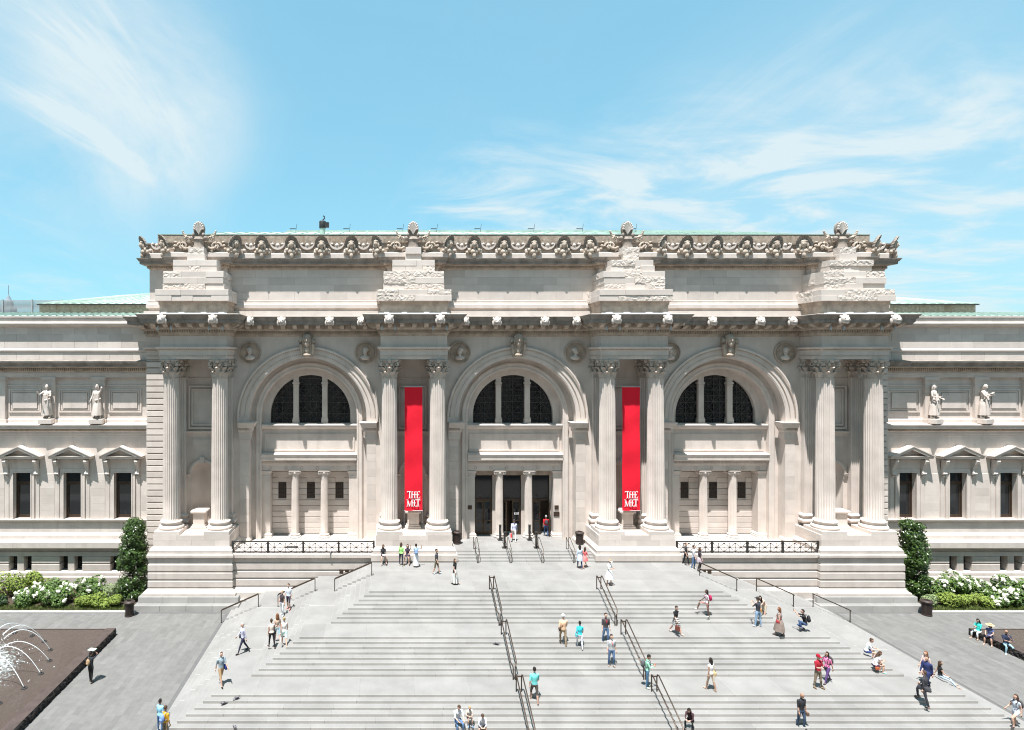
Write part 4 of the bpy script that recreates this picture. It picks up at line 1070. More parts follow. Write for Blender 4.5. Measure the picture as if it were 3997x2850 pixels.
part(MB().box(-29.85, 29.85, 1.27, 2.0, 29.22, 29.28), 'parapet_coping', 'copper_green')
seam_roof('central_roof', -27, 27, 2.0, 29.27, 13, 32.0, 1.2)
part(MB().box(-21, 24, 13, 13.6, 31.0, 32.2), 'ridge_skylight', 'copper_green')
part(MB().box(-29.8, 29.8, 1.95, 30, 26, 29.1), 'attic_core')
for i, x in enumerate((-20, -14.5, -9, -5.5, -1, 4.5, 9.5, 15)):
    part(MB().tube([(x,12.5,31.9),(x+.12,12.5,32.75)], .018, 5).box(x-.6, x, 12.4, 12.6, 32.22, 32.26), 'lightning_rod', 'iron')
vx = MB(); vx.lathe([(.32,0),(.32,.9)], (0,0,0), 14, 0); vx.lathe([(.36,.9),(.40,.95),(.40,1.6),(.36,1.65)], (0,0,0), 14, 1); vx.box(.3,.75,-.25,.25,1.0,1.5,1); vx.tube([(0,0,1.6),(.05,0,1.8),(.25,0,1.95),(.2,0,2.15),(.05,0,2.2)], .07, 6, 1)
vo = tag(vx.build('roof_vent', ['copper_green', 'iron'], None, True, (-16.3, 4, 29.6)), 'small dark cylindrical roof vent with curved cap on the ridge left of centre', 'roof vent')
for sgn in (-1, 1):
    a, b = sorted((sgn*30.0, sgn*50))
    seam_roof('wing_roof', a, b, .5, 22.38, 4.0, 22.9, .6)
    a, b = sorted((sgn*29.9, sgn*41.2))
    part(MB().box(a, b, 3.8, 4.3, 22.6, 23.62), 'wing_parapet', 'roof_wall'); part(MB().box(a, b, 4.3, 18, 22.6, 23.6), 'wing_upper_core', 'roof_wall')
    e = MB(); ex = sgn*41.3; ins = sgn*29
    e.add([(sgn*29.9,3.6,23.64),(ex,3.6,23.64),(sgn*36.5,9,24.95),(sgn*29.9,9,25.45)], [(0,1,2,3)]); e.add([(ex,3.6,23.64),(ex,17,23.64),(sgn*36.5,9,24.95)], [(0,1,2)])
    for i in range(16):
        u = i/15; x0 = sgn*29.9+(ex-sgn*29.9)*u; x1 = sgn*29.9+(sgn*36.5-sgn*29.9)*u; z1 = 25.45-.5*u
        e.tube([(x0,3.6,23.68),(x1,9,z1+.04)], .035, 4, 0, False)
    part(e, 'wing_upper_roof', 'copper_green')
    part(MB().box(*sorted((sgn*29.9, ex)), 3.55, 3.75, 23.56, 23.66), 'eave_edge', 'iron')
sc = MB()
for k in range(13): sc.box(-49, -40.3, 6.0, 6.3, 22.9+.105*k, 22.95+.105*k)
lv = tag(sc.build('louvre_screen', 'metal_grey'), 'grey horizontal louvre screen on the roof at the far left', 'screen')
for k in range(4): MB().box(-48.6+2.7*k, -48.5+2.7*k, 5.9, 5.99, 22.8, 24.3).build('screen_post', 'metal_grey', lv)
vo.scale = (.75, .75, .85)
mat('tower_grey', (.20, .24, .27), .8, .1, .2)
tw = empty('distant_tower', (-165, 190, 0)); tag(tw, 'tiny pointed tower top far beyond the roof at the left edge', 'tower')
MB().box(-2.2, 2.2, -2.2, 2.2, -5, 40).build('tower_shaft', 'tower_grey', tw)
MB().lathe([(2.0,40),(1.6,42.5),(1.0,43.5),(.5,44.5),(.12,45.2),(.1,49)], n=10).build('tower_crown', 'tower_grey', tw)
# ------------------------------------------------------------------ planting
def leafy(n, sampler, size, seed, up=.5, asp=.55):
    rn = np.random.RandomState(seed); P, Nrm = sampler(rn, n)
    n = len(P); Nrm = Nrm+rn.normal(0, .55, (n,3)); Nrm[:,2] += up; Nrm /= np.linalg.norm(Nrm, axis=1)[:,None]
    t = np.cross(Nrm, rn.normal(0, 1, (n,3))); t /= np.linalg.norm(t, axis=1)[:,None]; b = np.cross(Nrm, t)
    s = size*rn.uniform(.6, 1.35, (n,1)); dr = Nrm*s*.18
    V = np.stack([P-t*s, P+b*s*asp-dr*.2, P+t*s-dr, P-b*s*asp-dr*.2, P+dr*.9], 1).reshape(-1,3)
    F = []
    for i in range(n): k = 5*i; F += [(k,k+1,k+4),(k+1,k+2,k+4),(k+2,k+3,k+4),(k+3,k,k+4)]
    return V, F
def leafmesh(name, V, F, m):
    me = bpy.data.meshes.new(name); me.from_pydata(V.tolist(), [], F); me.materials.append(MATS[m]); return me
def dome(rx, ry, h, z0=0, lumps=9, seed=0):
    rl = np.random.RandomState(seed+77); C = np.stack([rl.uniform(-.62,.62,lumps)*rx, rl.uniform(-.62,.62,lumps)*ry, z0+h*rl.uniform(.25,.72,lumps)], 1); Rr = rl.uniform(.30,.46,lumps)
    def f(rn, n):
        k = rn.randint(0, lumps, n); d = rn.normal(0, 1, (n,3)); d /= np.linalg.norm(d, axis=1)[:,None]; r = rn.uniform(.70, 1.0, n)**.5
        e = np.stack([Rr[k]*rx*1.1, Rr[k]*ry*1.1, Rr[k]*h*.9], 1); P = C[k]+d*r[:,None]*e; ok = P[:,2] > z0+.02
        return P[ok], d[ok]
    return f, C, Rr
blm = MB(); rq = random.Random(2)
for i in range(14):
    t = i/13; a = i*2.4; blm.ell((.085*(1-t*.6)*cos(a), .085*(1-t*.6)*sin(a), -.08+.22*t), (.055,.055,.05), 6, 4)
blme = blm.mesh('blossom', 'blossom', True)
def bush(name, label, x, y, rx, ry, h, m, n, size, flowers=0, seed=0, z0=.07, group=None):
    o = tag(empty(name, (x, y, z0)), label, 'shrub', group); f, C, Rr = dome(rx, ry, h, 0, 9, seed)
    V, F = leafy(n, f, size, seed); put('foliage', leafmesh('foliage', V, F, m), o)
    st = MB()
    for k in range(5): a = k*1.3; st.tube([(.1*cos(a),.1*sin(a),-.02),(.25*rx*cos(a),.25*ry*sin(a),h*.35),(.5*rx*cos(a),.5*ry*sin(a),h*.62)], [.03,.02,.01], 5)
    st.build('stems', 'bark', o)
    rf = random.Random(seed+5); k = 0
    while k < flowers:
        j = rf.randrange(len(C)); a = rf.uniform(0, 2*pi); el = rf.uniform(.05, 1.2)
        d = (cos(a)*cos(el), -abs(sin(a)*cos(el)), sin(el)); p = [C[j][0]+d[0]*Rr[j]*rx*1.12, C[j][1]+d[1]*Rr[j]*ry*1.12, C[j][2]+d[2]*Rr[j]*h*.95]
        b = put('blossom', blme, o, p); s = rf.uniform(.75, 1.35); b.scale = (s, s, s); b.rotation_euler = (rf.uniform(-.2,1.3), rf.uniform(-.7,.7), rf.uniform(0,6)); k += 1
    return o
HY = 'white hydrangea bushes along the wing walls'
for i, (x, y, rx, ry, h, nf) in enumerate(((-37.9,-2.9,1.35,1.1,1.25,17),(-35.8,-2.7,1.45,1.2,1.45,20),(-33.9,-2.0,1.3,1.1,1.65,12),(-36.7,-1.6,1.3,1.0,1.75,10))):
    bush('hydrangea_bush', ['white-flowered hydrangea bush, leftmost in the bed left of the stairs', 'broad white-flowered hydrangea at the front middle of the left bed', 'white-flowered hydrangea in the left bed nearest the tall evergreen', 'taller hydrangea at the back of the left bed, few white heads'][i], x, y, rx, ry, h, 'foliage', 2300, .10, nf, 30+i, group=HY)
for i, (x, y, rx, ry, h, nf) in enumerate(((32.6,-1.6,1.2,1.1,1.7,18),(34.6,-1.7,1.5,1.2,1.75,26),(36.4,-2.5,1.5,1.3,1.55,30),(38.3,-2.2,1.4,1.3,1.7,24),(35.6,-3.3,.9,.7,.85,12),(40.2,-2.4,1.3,1.2,1.6,14))):
    bush('hydrangea_bush', ['white-flowered hydrangea next to the evergreen right of the stairs', 'tall white-flowered hydrangea under the basement windows, right bed', 'wide hydrangea thick with white heads, middle of the right bed', 'white-flowered hydrangea near the right edge of the right bed', 'low white-flowered hydrangea spilling toward the kerb, right bed', 'rightmost white-flowered hydrangea, at the photo edge'][i], x, y, rx, ry, h, 'foliage', 2300, .10, nf, 50+i, group=HY)
for i, (x, y, rx, ry, h, m, lb) in enumerate(((-42.6,-2.0,1.7,1.2,1.5,'foliage_lime','yellow-green shrub at the far left edge of the left bed'),(-40.4,-1.3,1.7,1.0,1.65,'foliage_lime','yellow-green shrub behind the dark bush, left bed'),
        (-40.6,-3.2,1.2,.8,.85,'foliage_dark','low dark green bush at the kerb, far left bed'),(-38.6,-.9,1.4,.8,1.7,'foliage_lime','tall light green shrub against the left basement wall'),
        (-33.2,-3.3,1.3,.75,.95,'foliage_lime','low lime green shrub beside the evergreen in the left bed, left one'),(-31.6,-3.4,.9,.6,.75,'foliage_lime','small lime green shrub by the bin and left evergreen'),(-32.2,-2.0,1.2,.9,1.25,'foliage_pale','pale variegated shrub beside the left evergreen'),
        (32.2,-3.2,1.25,.8,1.0,'foliage_lime','lime green shrub beside the right bin and evergreen'),(34.0,-3.3,1.2,.75,.95,'foliage_lime','lime green shrub second from the right bin'),(30.6,-3.2,.6,.55,.95,'foliage_pale','small pale shrub at the foot of the right evergreen'),(38.6,-3.5,1.5,.5,.6,'foliage_dark','low dark green shrub at the kerb, right bed'))):
    bush('shrub', lb, x, y, rx, ry, h, m, 1900, .085 if m != 'foliage_pale' else .06, 0, 80+i, group='shrubs in the planting beds')
for sgn in (-1, 1):
    rg = np.random.RandomState(9); n = 5200; gx = rg.uniform(30.2, 45, n)*sgn; gy = rg.uniform(-4.1, -3.2, n); hh = rg.uniform(.08, .24, n); V = []; F = []
    ang = rg.uniform(0, 6.28, n); lean = rg.normal(0, .08, (n,2))
    for i in range(n):
        dx, dy = .018*cos(ang[i]), .018*sin(ang[i]); V += [(gx[i]-dx, gy[i]-dy, .06), (gx[i]+dx, gy[i]+dy, .06), (gx[i]+lean[i,0], gy[i]+lean[i,1]-.03, .07+hh[i])]; F.append((3*i, 3*i+1, 3*i+2))
    me = bpy.data.meshes.new('grass'); me.from_pydata(V, [], F); me.materials.append(MATS['grass'])
    struct(tag(put('grass_edge', me), 'thin grass edging along the kerb of the %s planting bed' % ('left' if sgn < 0 else 'right'), 'grass'), 'stuff')
def evergreen(label, x, y, h, prof, seed):
    o = tag(empty('evergreen_tree', (x, y, .05)), label, 'tree', 'clipped evergreens beside the end piers')
    tr = MB().tube([(0,0,-.05),(.05,0,h*.4),(0,.05,h*.8),(0,0,h*.95)], [.12,.09,.05,.02], 8)
    rr = random.Random(seed)
    for k in range(16):
        z = h*(.1+.8*k/16); a = k*2.4; w = np.interp(z/h, [p[0] for p in prof], [p[1] for p in prof]); tr.tube([(0,0,z),(.5*w*cos(a),.5*w*sin(a),z+.15),(.85*w*cos(a),.85*w*sin(a),z+.25)], [.04,.025,.01], 5)
    tr.build('trunk', 'bark', o)
    rl = np.random.RandomState(seed); L_ = 130; cz = rl.uniform(.03, .97, L_); cw = np.interp(cz, [p[0] for p in prof], [p[1] for p in prof]); ca = rl.uniform(0, 6.28, L_); cr = rl.uniform(.35, .86, L_)
    C = np.stack([cw*cr*np.cos(ca), cw*cr*np.sin(ca), cz*h], 1); Rr = rl.uniform(.32, .55, L_)
    def f(rn, n):
        k = rn.randint(0, L_, n); d = rn.normal(0, 1, (n,3)); d /= np.linalg.norm(d, axis=1)[:,None]; P = C[k]+d*(rn.uniform(.5, 1, n)*Rr[k])[:,None]; ok = P[:,2] > .05; return P[ok], d[ok]
    V, F = leafy(17000, f, .10, seed, .4, .42); put('crown', leafmesh('crown', V, F, 'leaf_gloss'), o)
mat('leaf_gloss', (.050, .095, .018), .28, .45, 2.5, spec=.6)
evergreen('dense dark evergreen beside the left end pier, widest at its foot', -30.55, -1.7, 6.2, [(0,.95),(.15,1.25),(.45,1.15),(.7,.95),(.88,.72),(1,.25)], 4)
evergreen('leaning dark evergreen beside the right end pier, narrow at the top', 30.75, -1.7, 6.0, [(0,.6),(.15,1.0),(.45,1.0),(.6,.8),(.75,.85),(.9,.8),(1,.3)], 8)
# ------------------------------------------------------------------ fountains
def water_mat():
    m = bpy.data.materials.new('pool_water'); m.use_nodes = True; t = m.node_tree; b = t.nodes['Principled BSDF']; lk = t.links.new
    g = t.nodes.new('ShaderNodeNewGeometry'); sub = t.nodes.new('ShaderNodeVectorMath'); sub.operation = 'SUBTRACT'; sub.inputs[1].default_value = (-36.6,-13.9,.33); lk(g.outputs['Position'], sub.inputs[0])
    ln = t.nodes.new('ShaderNodeVectorMath'); ln.operation = 'LENGTH'; lk(sub.outputs[0], ln.inputs[0])
    mr = t.nodes.new('ShaderNodeMapRange'); mr.inputs[1].default_value = 6.2; mr.inputs[2].default_value = 3.2; mr.inputs[3].default_value = -.22; mr.inputs[4].default_value = .13; lk(ln.outputs['Value'], mr.inputs[0])
    n = t.nodes.new('ShaderNodeTexNoise'); n.inputs['Scale'].default_value = 2.6; n.inputs['Detail'].default_value = 9; n.inputs['Roughness'].default_value = .75; n.inputs['Distortion'].default_value = 1.5; lk(g.outputs['Position'], n.inputs[0])
    ad = t.nodes.new('ShaderNodeMath'); ad.operation = 'ADD'; lk(n.outputs[0], ad.inputs[0]); lk(mr.outputs[0], ad.inputs[1])
    st = t.nodes.new('ShaderNodeMapRange'); st.interpolation_type = 'SMOOTHSTEP'; st.inputs[1].default_value = .53; st.inputs[2].default_value = .78; lk(ad.outputs[0], st.inputs[0])
    mx = t.nodes.new('ShaderNodeMix'); mx.data_type = 'RGBA'; lk(st.outputs[0], mx.inputs[0]); mx.inputs[6].default_value = (.070,.054,.046,1); mx.inputs[7].default_value = (.55,.64,.64,1); lk(mx.outputs[2], b.inputs['Base Color'])
    b.inputs['Roughness'].default_value = .16; b.inputs['Specular IOR Level'].default_value = .35
    w = t.nodes.new('ShaderNodeTexNoise'); w.inputs['Scale'].default_value = 3.5; w.inputs['Detail'].default_value = 4; lk(g.outputs['Position'], w.inputs[0])
    bp = t.nodes.new('ShaderNodeBump'); bp.inputs['Distance'].default_value = .05; bp.inputs['Strength'].default_value = .6; lk(w.outputs[0], bp.inputs['Height']); lk(bp.outputs[0], b.inputs['Normal'])
    MATS['pool_water'] = m
water_mat(); mat('jet_water', (.80, .85, .86), .25, 0, spec=.5)
for sgn in (-1, 1):
    fo = tag(empty('fountain_pool', (sgn*29.1, -7.7, 0)), 'dark granite fountain pool with arching jets, at the lower left' if sgn < 0 else 'dark granite pool at the right edge with people sitting on its rim', 'fountain'); fo.location = (0,0,0)
    x0, x1 = sgn*29.08, sgn*29.78
    MB().box(*sorted((x0+sgn*.05, x1)), -26, -7.68, -.05, .44).build('rim', 'black_granite', fo)
    # hewn outer face of the rim
    q = MB(); rr = random.Random(31+sgn); ny, nz = 150, 5; g = {}
    for i in range(ny+1):
        for j in range(nz+1):
            d = 0 if j == nz else rr.uniform(-.03, .09); g[i,j] = len(q.v); q.v.append((x0-sgn*d*(1 if i not in (0, ny) else 0)+sgn*.04, -7.66-18.3*i/ny, -.05+.492*j/nz))
    for i in range(ny):
        for j in range(nz): q.f.append((g[i,j], g[i+1,j], g[i+1,j+1], g[i,j+1])); q.mi.append(0)
    q.build('hewn_rim_face', 'rock_face', fo)
    MB().box(*sorted((x1+sgn*.10, sgn*60)), -7.74, -7.68, -.05, .40).build('back_edge', 'black_granite', fo)
    struct(MB().add([(x1,-26,.37),(sgn*60,-26,.37),(sgn*60,-7.70,.37),(x1,-7.70,.37)], [(0,1,2,3)]).build('water', 'pool_water'))
    MB().box(*sorted((x1, x1+sgn*.10)), -26, -7.7, .1, .30).build('slot_drain', 'iron', fo)
    if sgn < 0:
        rj = random.Random(6); cx, cy, rad = -36.6, -13.9, 5.75
        for k in range(24):
            a = 2*pi*k/24+.1; u = (cos(a), sin(a)); 
            if cx+u[0]*rad < -43.6: continue
            reach = rj.uniform(3.3, 3.9); pk = rj.uniform(1.45, 1.75); j = MB(); pts = []
            for s in range(15):
                t = s/14; r = rad-reach*t; h = pk*4*t*(1-t); pts.append((cx+u[0]*r+rj.uniform(-.01,.01), cy+u[1]*r+rj.uniform(-.01,.01), .37+h))
            j.tube(pts[:11], [.012+.012*t_/14+rj.uniform(0,.005) for t_ in range(11)], 6)
            for s in range(70):
                t = rj.uniform(.55, 1.03); r = rad-reach*t; h = max(0, pk*4*t*(1-t)); w = .03+.16*t
                j.ell((cx+u[0]*r+rj.gauss(0,w*.4), cy+u[1]*r+rj.gauss(0,w*.4), .39+h*rj.uniform(.9,1.04)), (rj.uniform(.008,.02),)*3, 5, 3)
            jo = j.build('water_jet', 'jet_water', fo, True)
            MB().lathe([(.16,0),(.16,.04),(.05,.06),(.05,.12),(.0,.12)], (cx+u[0]*rad, cy+u[1]*rad, .36), 10).build('nozzle', 'iron', jo)
        fm = MB()
        for k in range(700):
            a = rj.uniform(0, 2*pi); r = abs(rj.gauss(3.3, 1.0)); fm.ell((cx+r*cos(a), cy+r*sin(a), .38), (rj.uniform(.01,.045), rj.uniform(.01,.045), rj.uniform(.01,.03)), 5, 3)
        struct(tag(fm.build('water_foam', 'foam', None, True), 'white churning foam where the jets land in the left pool', 'foam'), 'stuff')
# ------------------------------------------------------------------ handrails
HRG = 'bronze handrails'
def post_rail(label, pts_list, r=.034, grp=HRG):
    o = tag(empty('handrail', pts_list[0][0]), label, 'handrail', grp); b = Vector(pts_list[0][0])
    for nm, pts in zip(('rail', 'rail', 'post', 'post', 'brace'), pts_list): MB().tube([Vector(p)-b for p in pts], r, 8).build(nm, 'bronze', o, True)
    return o
nm3 = ('upper', 'middle', 'lower')
for sx, sd_ in ((-3.6, 'left'), (3.6, 'right')):
    for k in range(3):
        yt = YF-dn(8*k)+.28; yb = YF-dn(8*k+7)-.30; zt = ZL-RI*8*k; zb = zt-RI*8
        R_ = []
        for s in (-1, 1):
            x = sx+s*.16
            R_.append([(x-s*.02, yt, zt), (x-s*.02, yt, zt+.78), (x, yt-.05, zt+.92), (x, yt-.16, zt+.95), (x, yb+.35, zb+1.0), (x, yb+.18, zb+.88), (sx+s*.06, yb+.02, zb+.72), (sx+s*.055, yb, zb+.6), (sx+s*.055, yb, zb)])
        post_rail('double bronze handrail on the %s line of the wide stairs, %s flight' % (sd_, nm3[k]), [R_[0], R_[1], [(sx-.14, yt, zt+.80), (sx+.14, yt, zt+.80)]])
for i, x0 in enumerate((-3.72, -1.26, 1.16, 3.55)):
    R_ = []
    for s in (-1, 1):
        x = x0+s*.14; R_.append([(x-s*.05, -1.75, 3.92), (x-s*.05, -1.75, 4.75), (x-s*.02, -1.82, 4.86), (x, -1.95, 4.86), (x, -3.1, 4.30), (x, -3.25, 4.15), (x0+s*.05, -3.36, 3.98), (x0+s*.05, -3.36, 3.36)])
    post_rail('small double handrail on the four upper door steps, %s from the left' % ('first', 'second', 'third', 'fourth')[i], [R_[0], R_[1]], .024, 'handrails on the door steps')
for sgn, sd_ in ((-1, 'left'), (1, 'right')):
    for k in range(3):
        xt = XH+dn(8*k)-.1; xb = XH+dn(8*k+7)+.22; zt = ZL-RI*8*k; zb = zt-RI*8; y = -5.9; R_ = []
        for d in (-.09, .09): R_.append([(sgn*xt, y+d, zt+.88), (sgn*(xt+.04), y+d, zt+.92), (sgn*(xb-.05), y+d, zb+.92), (sgn*xb, y+d, zb+.86)])
        post_rail('bronze handrail on the %s side stairs, %s flight' % (sd_, nm3[k]), [R_[0], R_[1], [(sgn*xt, y, zt), (sgn*xt, y, zt+.9)], [(sgn*xb, y, zb), (sgn*xb, y, zb+.9)], [(sgn*xb, y-.1, zb+.87), (sgn*xb, y+.1, zb+.87)]], .03)
# ------------------------------------------------------------------ iron terrace railings
for sgn, sd_ in ((-1, 'left'), (1, 'right')):
    a, b = sorted((sgn*11.62, sgn*22.45)); o = tag(empty('terrace_railing', (a, -2.78, 3.95)), 'dark iron railing with crossed panels in front of the %s arch' % sd_, 'railing', 'terrace railings'); n = 4; w = (b-a)/n
    MB().box(0, b-a, -.05, .05, .84, .91).build('top_rail', 'iron', o); MB().box(0, b-a, -.04, .04, .06, .11).build('bottom_rail', 'iron', o); MB().box(0, b-a, -.02, .02, .74, .77).build('upper_bar', 'iron', o)
    for i in range(n+1): MB().cbox(w*i-.07, w*i+.07, -.07, .07, 0, .93, .01).build('post', 'iron', o)
    for i in range(n):
        pn = MB()
        for j in range(3):
            c0 = w*i+.07+(w-.14)*j/3; c1 = w*i+.07+(w-.14)*(j+1)/3; m = (c0+c1)/2; z0, z1 = .11, .74
            for p, q in (((c0,z0),(c1,z1)), ((c0,z1),(c1,z0)), ((m,z0),(m,z1)), ((c0,z0),(c0,z1)), ((c0,(z0+z1)/2),(c1,(z0+z1)/2))): pn.tube([(p[0],0,p[1]),(q[0],0,q[1])], .023, 5)
            pn.ell((m,0,(z0+z1)/2), (.05,.03,.05), 6, 4); pn.ell((m,0,.02), (.03,.03,.04), 5, 4)
        pn.build('crossed_panel', 'iron', o)
# ------------------------------------------------------------------ banners
GL = {}     # serif capitals drawn as strokes on a unit-high cell
def banner(x, label):
    o = tag(empty('banner', (x, -1.80, 6.93)), label, 'banner', 'hanging banners'); W_, H_ = .695, 9.70
    nx_, nz_ = 6, 40; vs = []; fs = []
    for yy in (0, .012):
        for j in range(nz_+1):
            for i in range(nx_+1):
                u = -W_+2*W_*i/nx_; z = H_*j/nz_; vs.append((u, yy+.035*sin(z*.9+u*2.0)+.02*sin(u*6+z*.5)+.02*sin(z*2.3-u), z))
    k = (nx_+1)*(nz_+1)
    for s in (0, 1):
        for j in range(nz_):
            for i in range(nx_): a = s*k+j*(nx_+1)+i; fs.append((a, a+1, a+nx_+2, a+nx_+1))
    for j in range(nz_):
        for i in (0, nx_): a = j*(nx_+1)+i; fs.append((a, a+nx_+1, a+nx_+1+k, a+k))
    MB().add(vs, fs).build('cloth', 'banner_red', o, True)
    MB().tube([(-W_-.06,.006,H_+.01),(W_+.06,.006,H_+.01)], .03, 6).build('top_pole', 'metal_grey', o); MB().tube([(-W_-.04,.006,-.01),(W_+.04,.006,-.01)], .025, 6).build('bottom_pole', 'metal_grey', o)
    for s in (-1, 1): MB().tube([(s*(W_+.03),0,-.01),(s*(W_+.05),-.1,-1.58)], .008, 4).build('stay_wire', 'metal_grey', o); MB().tube([(s*(W_+.03),0,H_),(s*1.1,.2,H_+2.1)], .008, 4).build('stay_wire', 'metal_grey', o)
    # THE / MET: thick stems, hairlines and serifs, letters run together
    def glyphs(z, h):
        st, hl = .075, .028; L_ = MB(); y0, y1 = -.055, -.035
        def bx(a, b, c, d): L_.box(a, b, y0, y1, z+c*h, z+d*h)
        def pg(p): L_.prism([(a, z+b*h) for a, b in p], y0, y1)
        return L_, bx, pg, st, hl
    L1, bx, pg, st, hl = glyphs(.98, .55)
    bx(-.50,-.12,.93,1); bx(-.345,-.27,0,.93); bx(-.39,-.225,0,.05); pg([(-.50,.93),(-.47,.93),(-.49,.78),(-.50,.78)]); pg([(-.15,.93),(-.12,.93),(-.12,.80)])
    bx(-.16,-.085,0,.94); bx(-.20,-.045,0,.05); bx(-.20,-.045,.95,1); bx(-.085,.06,.47,.54); bx(.06,.135,0,1); bx(.02,.17,0,.05); bx(.02,.17,.95,1)
    bx(.135,.27,.47,.54); bx(.255,.33,0,1); bx(.23,.33,.94,1); bx(.33,.50,.945,1); bx(.33,.52,0,.06); bx(.33,.43,.47,.53); pg([(.47,.95),(.50,.95),(.505,.78),(.49,.78)]); pg([(.48,.05),(.53,.24),(.515,.25),(.46,.05)]); pg([(.42,.38),(.44,.38),(.44,.62),(.42,.62)])
    L1.build('lettering_the', 'lettering', o)
    L2, bx, pg, st, hl = glyphs(.34, .55)
    bx(-.50,-.465,0,1); bx(-.54,-.43,0,.05); pg([(-.54,1),(-.44,1),(-.27,.12),(-.30,0),(-.335,0)]); pg([(-.30,0),(-.27,.12),(-.12,1),(-.155,1)]); bx(-.155,-.08,0,1); bx(-.155,-.04,.95,1); bx(-.19,-.04,0,.05)
    bx(-.08,.06,.47,.54); bx(.03,.105,0,1); bx(.0,.105,.94,1); bx(.105,.20,.945,1); bx(.0,.25,0,.06); pg([(.22,.05),(.265,.24),(.25,.25),(.2,.05)]); bx(.105,.19,.47,.53)
    bx(.18,.52,.93,1); bx(.315,.39,0,.93); bx(.27,.435,0,.05); pg([(.49,.93),(.52,.93),(.52,.78),(.51,.78)]); pg([(.18,.93),(.21,.93),(.19,.80)])
    L2.build('lettering_met', 'lettering', o)
banner(PC[1], 'tall red banner with white THE MET lettering, left of the doors'); banner(PC[2], 'tall red banner with white THE MET lettering, right of the doors')
# ------------------------------------------------------------------ bins, stanchions
def bin_(label, x, y, z, r=.31, h=1.0):
    o = tag(empty('litter_bin', (x, y, z)), label, 'litter bin', 'brown litter bins')
    MB().lathe([(r*.80,.04),(r*.82,h*.72),(r*.6,h*.70),(r*.55,.1)], n=24).build('liner', 'iron', o, True)
    sl_ = MB()
    for k in range(30):
        a = 2*pi*k/30; c_, s_ = cos(a), sin(a); t = (-s_*.022, c_*.022)
        P = [(r*.92,.05),(r*.95,h*.4),(r,h*.74),(r*1.12,h*.86)]; vs = []
        for rr, zz in P: vs += [(rr*c_-t[0], rr*s_-t[1], zz), (rr*c_+t[0], rr*s_+t[1], zz)]
        sl_.add(vs, [(0,1,3,2),(2,3,5,4),(4,5,7,6)])
    struct(sl_.build('slats', 'can_brown', o), 'stuff')
    MB().lathe([(r*.90,0),(r*.98,.02),(r*.98,.09),(r*.90,.10)], n=28).build('foot_ring', 'can_brown', o, True); MB().lathe([(r*1.08,h*.84),(r*1.2,h*.90),(r*1.2,h*.93),(r*1.05,h*.95)], n=28).build('top_ring', 'can_brown', o, True)
    MB().lathe([(r*1.05,h*.95),(r*.9,h*1.0),(r*.55,h*1.02),(r*.5,h*.96),(r*.45,h*.8),(.0,h*.78)], n=28).build('lid', 'can_brown', o, True)
bin_('brown slatted litter bin standing beside the left evergreen', -29.5, -4.75, 0, .33, 1.1); bin_('brown slatted litter bin standing beside the right evergreen', 29.05, -4.65, 0, .33, 1.1)
bin_('dark litter bin against the pedestal left of the doors', -4.95, -.45, 3.92, .31, 1.0); bin_('brown litter bin against the pedestal right of the doors', 4.9, -.55, 3.92, .31, 1.0)
stp = ((-1.30,.45,'back left'),(1.12,.45,'back right'),(-1.33,-1.5,'front left'),(1.18,-1.5,'front right'))
for x, y, n in stp:
    o = tag(empty('queue_post', (x, y, 3.92)), 'dark square queue post before the doors, %s of four' % n, 'post', 'queue posts at the doors')
    MB().box(-.2,.2,-.2,.2,0,.04).build('base_plate', 'iron', o); MB().cbox(-.08,.08,-.08,.08,.04,1.22,.01).build('post', 'iron', o); MB().cbox(-.11,.11,-.11,.11,1.22,1.26,.01).build('cap', 'iron', o)
for x0, x1, n in ((-1.30,-1.33,'left'), (1.12,1.18,'right')):
    pts = [(x0+(x1-x0)*t/10, .37-1.79*t/10, 3.92+1.05-.45*4*(t/10)*(1-t/10)) for t in range(11)]
    tag(MB().tube(pts, .018, 6).build('queue_rope', 'iron', None, True), 'dark rope hung between the %s pair of queue posts' % n, 'rope', 'queue ropes')
# pigeons
def pigeon(label, x, y, z, rz):
    b = MB(); b.ell((0,0,.12), (.075,.15,.075), 10, 7); b.ell((0,-.15,.20), (.035,.045,.04), 8, 6); b.tube([(0,-.10,.14),(0,-.14,.19)], [.045,.03], 7); b.prism([(-.045,.10),(.045,.10),(.06,.30),(-.06,.30)], .10, .115, 'z'); b.tube([(0,-.19,.195),(0,-.225,.185)], [.012,.003], 5)
    o = tag(b.build('pigeon', 'pigeon_grey', None, True, (x, y, z), rz), label, 'pigeon', 'pigeons on the stairs'); o.scale = (.8, .8, .8)
    for s in (-1, 1):
        w = MB(); w.ell((s*.065,.04,.13), (.02,.14,.055), 8, 6); w.build('wing', 'pigeon_dark', o, True); MB().tube([(s*.03,0,.06),(s*.03,-.01,0)], .008, 5).build('leg', 'can_brown', o)
mat('pigeon_grey', (.16,.15,.16), .8, .2, 20); mat('pigeon_dark', (.07,.065,.07), .8, .2, 20)
pigeon('pale pigeon on the lower left steps, upper of two', -18.46, -16.92, .98, 2.2); pigeon('dark pigeon on the lower left steps, lower of two', -19.13, -17.19, .84, -.9)
pigeon('pigeon on the middle steps just left of the left handrail', -4.12, -13.13, 1.96, 1.2); pigeon('dark pigeon at the bottom edge of the left steps', -18.17, -18.5, .42, .6); pigeon('pigeon perched on the ledge under the left terrace railing', -14.9, -2.88, 3.95, 2.8)
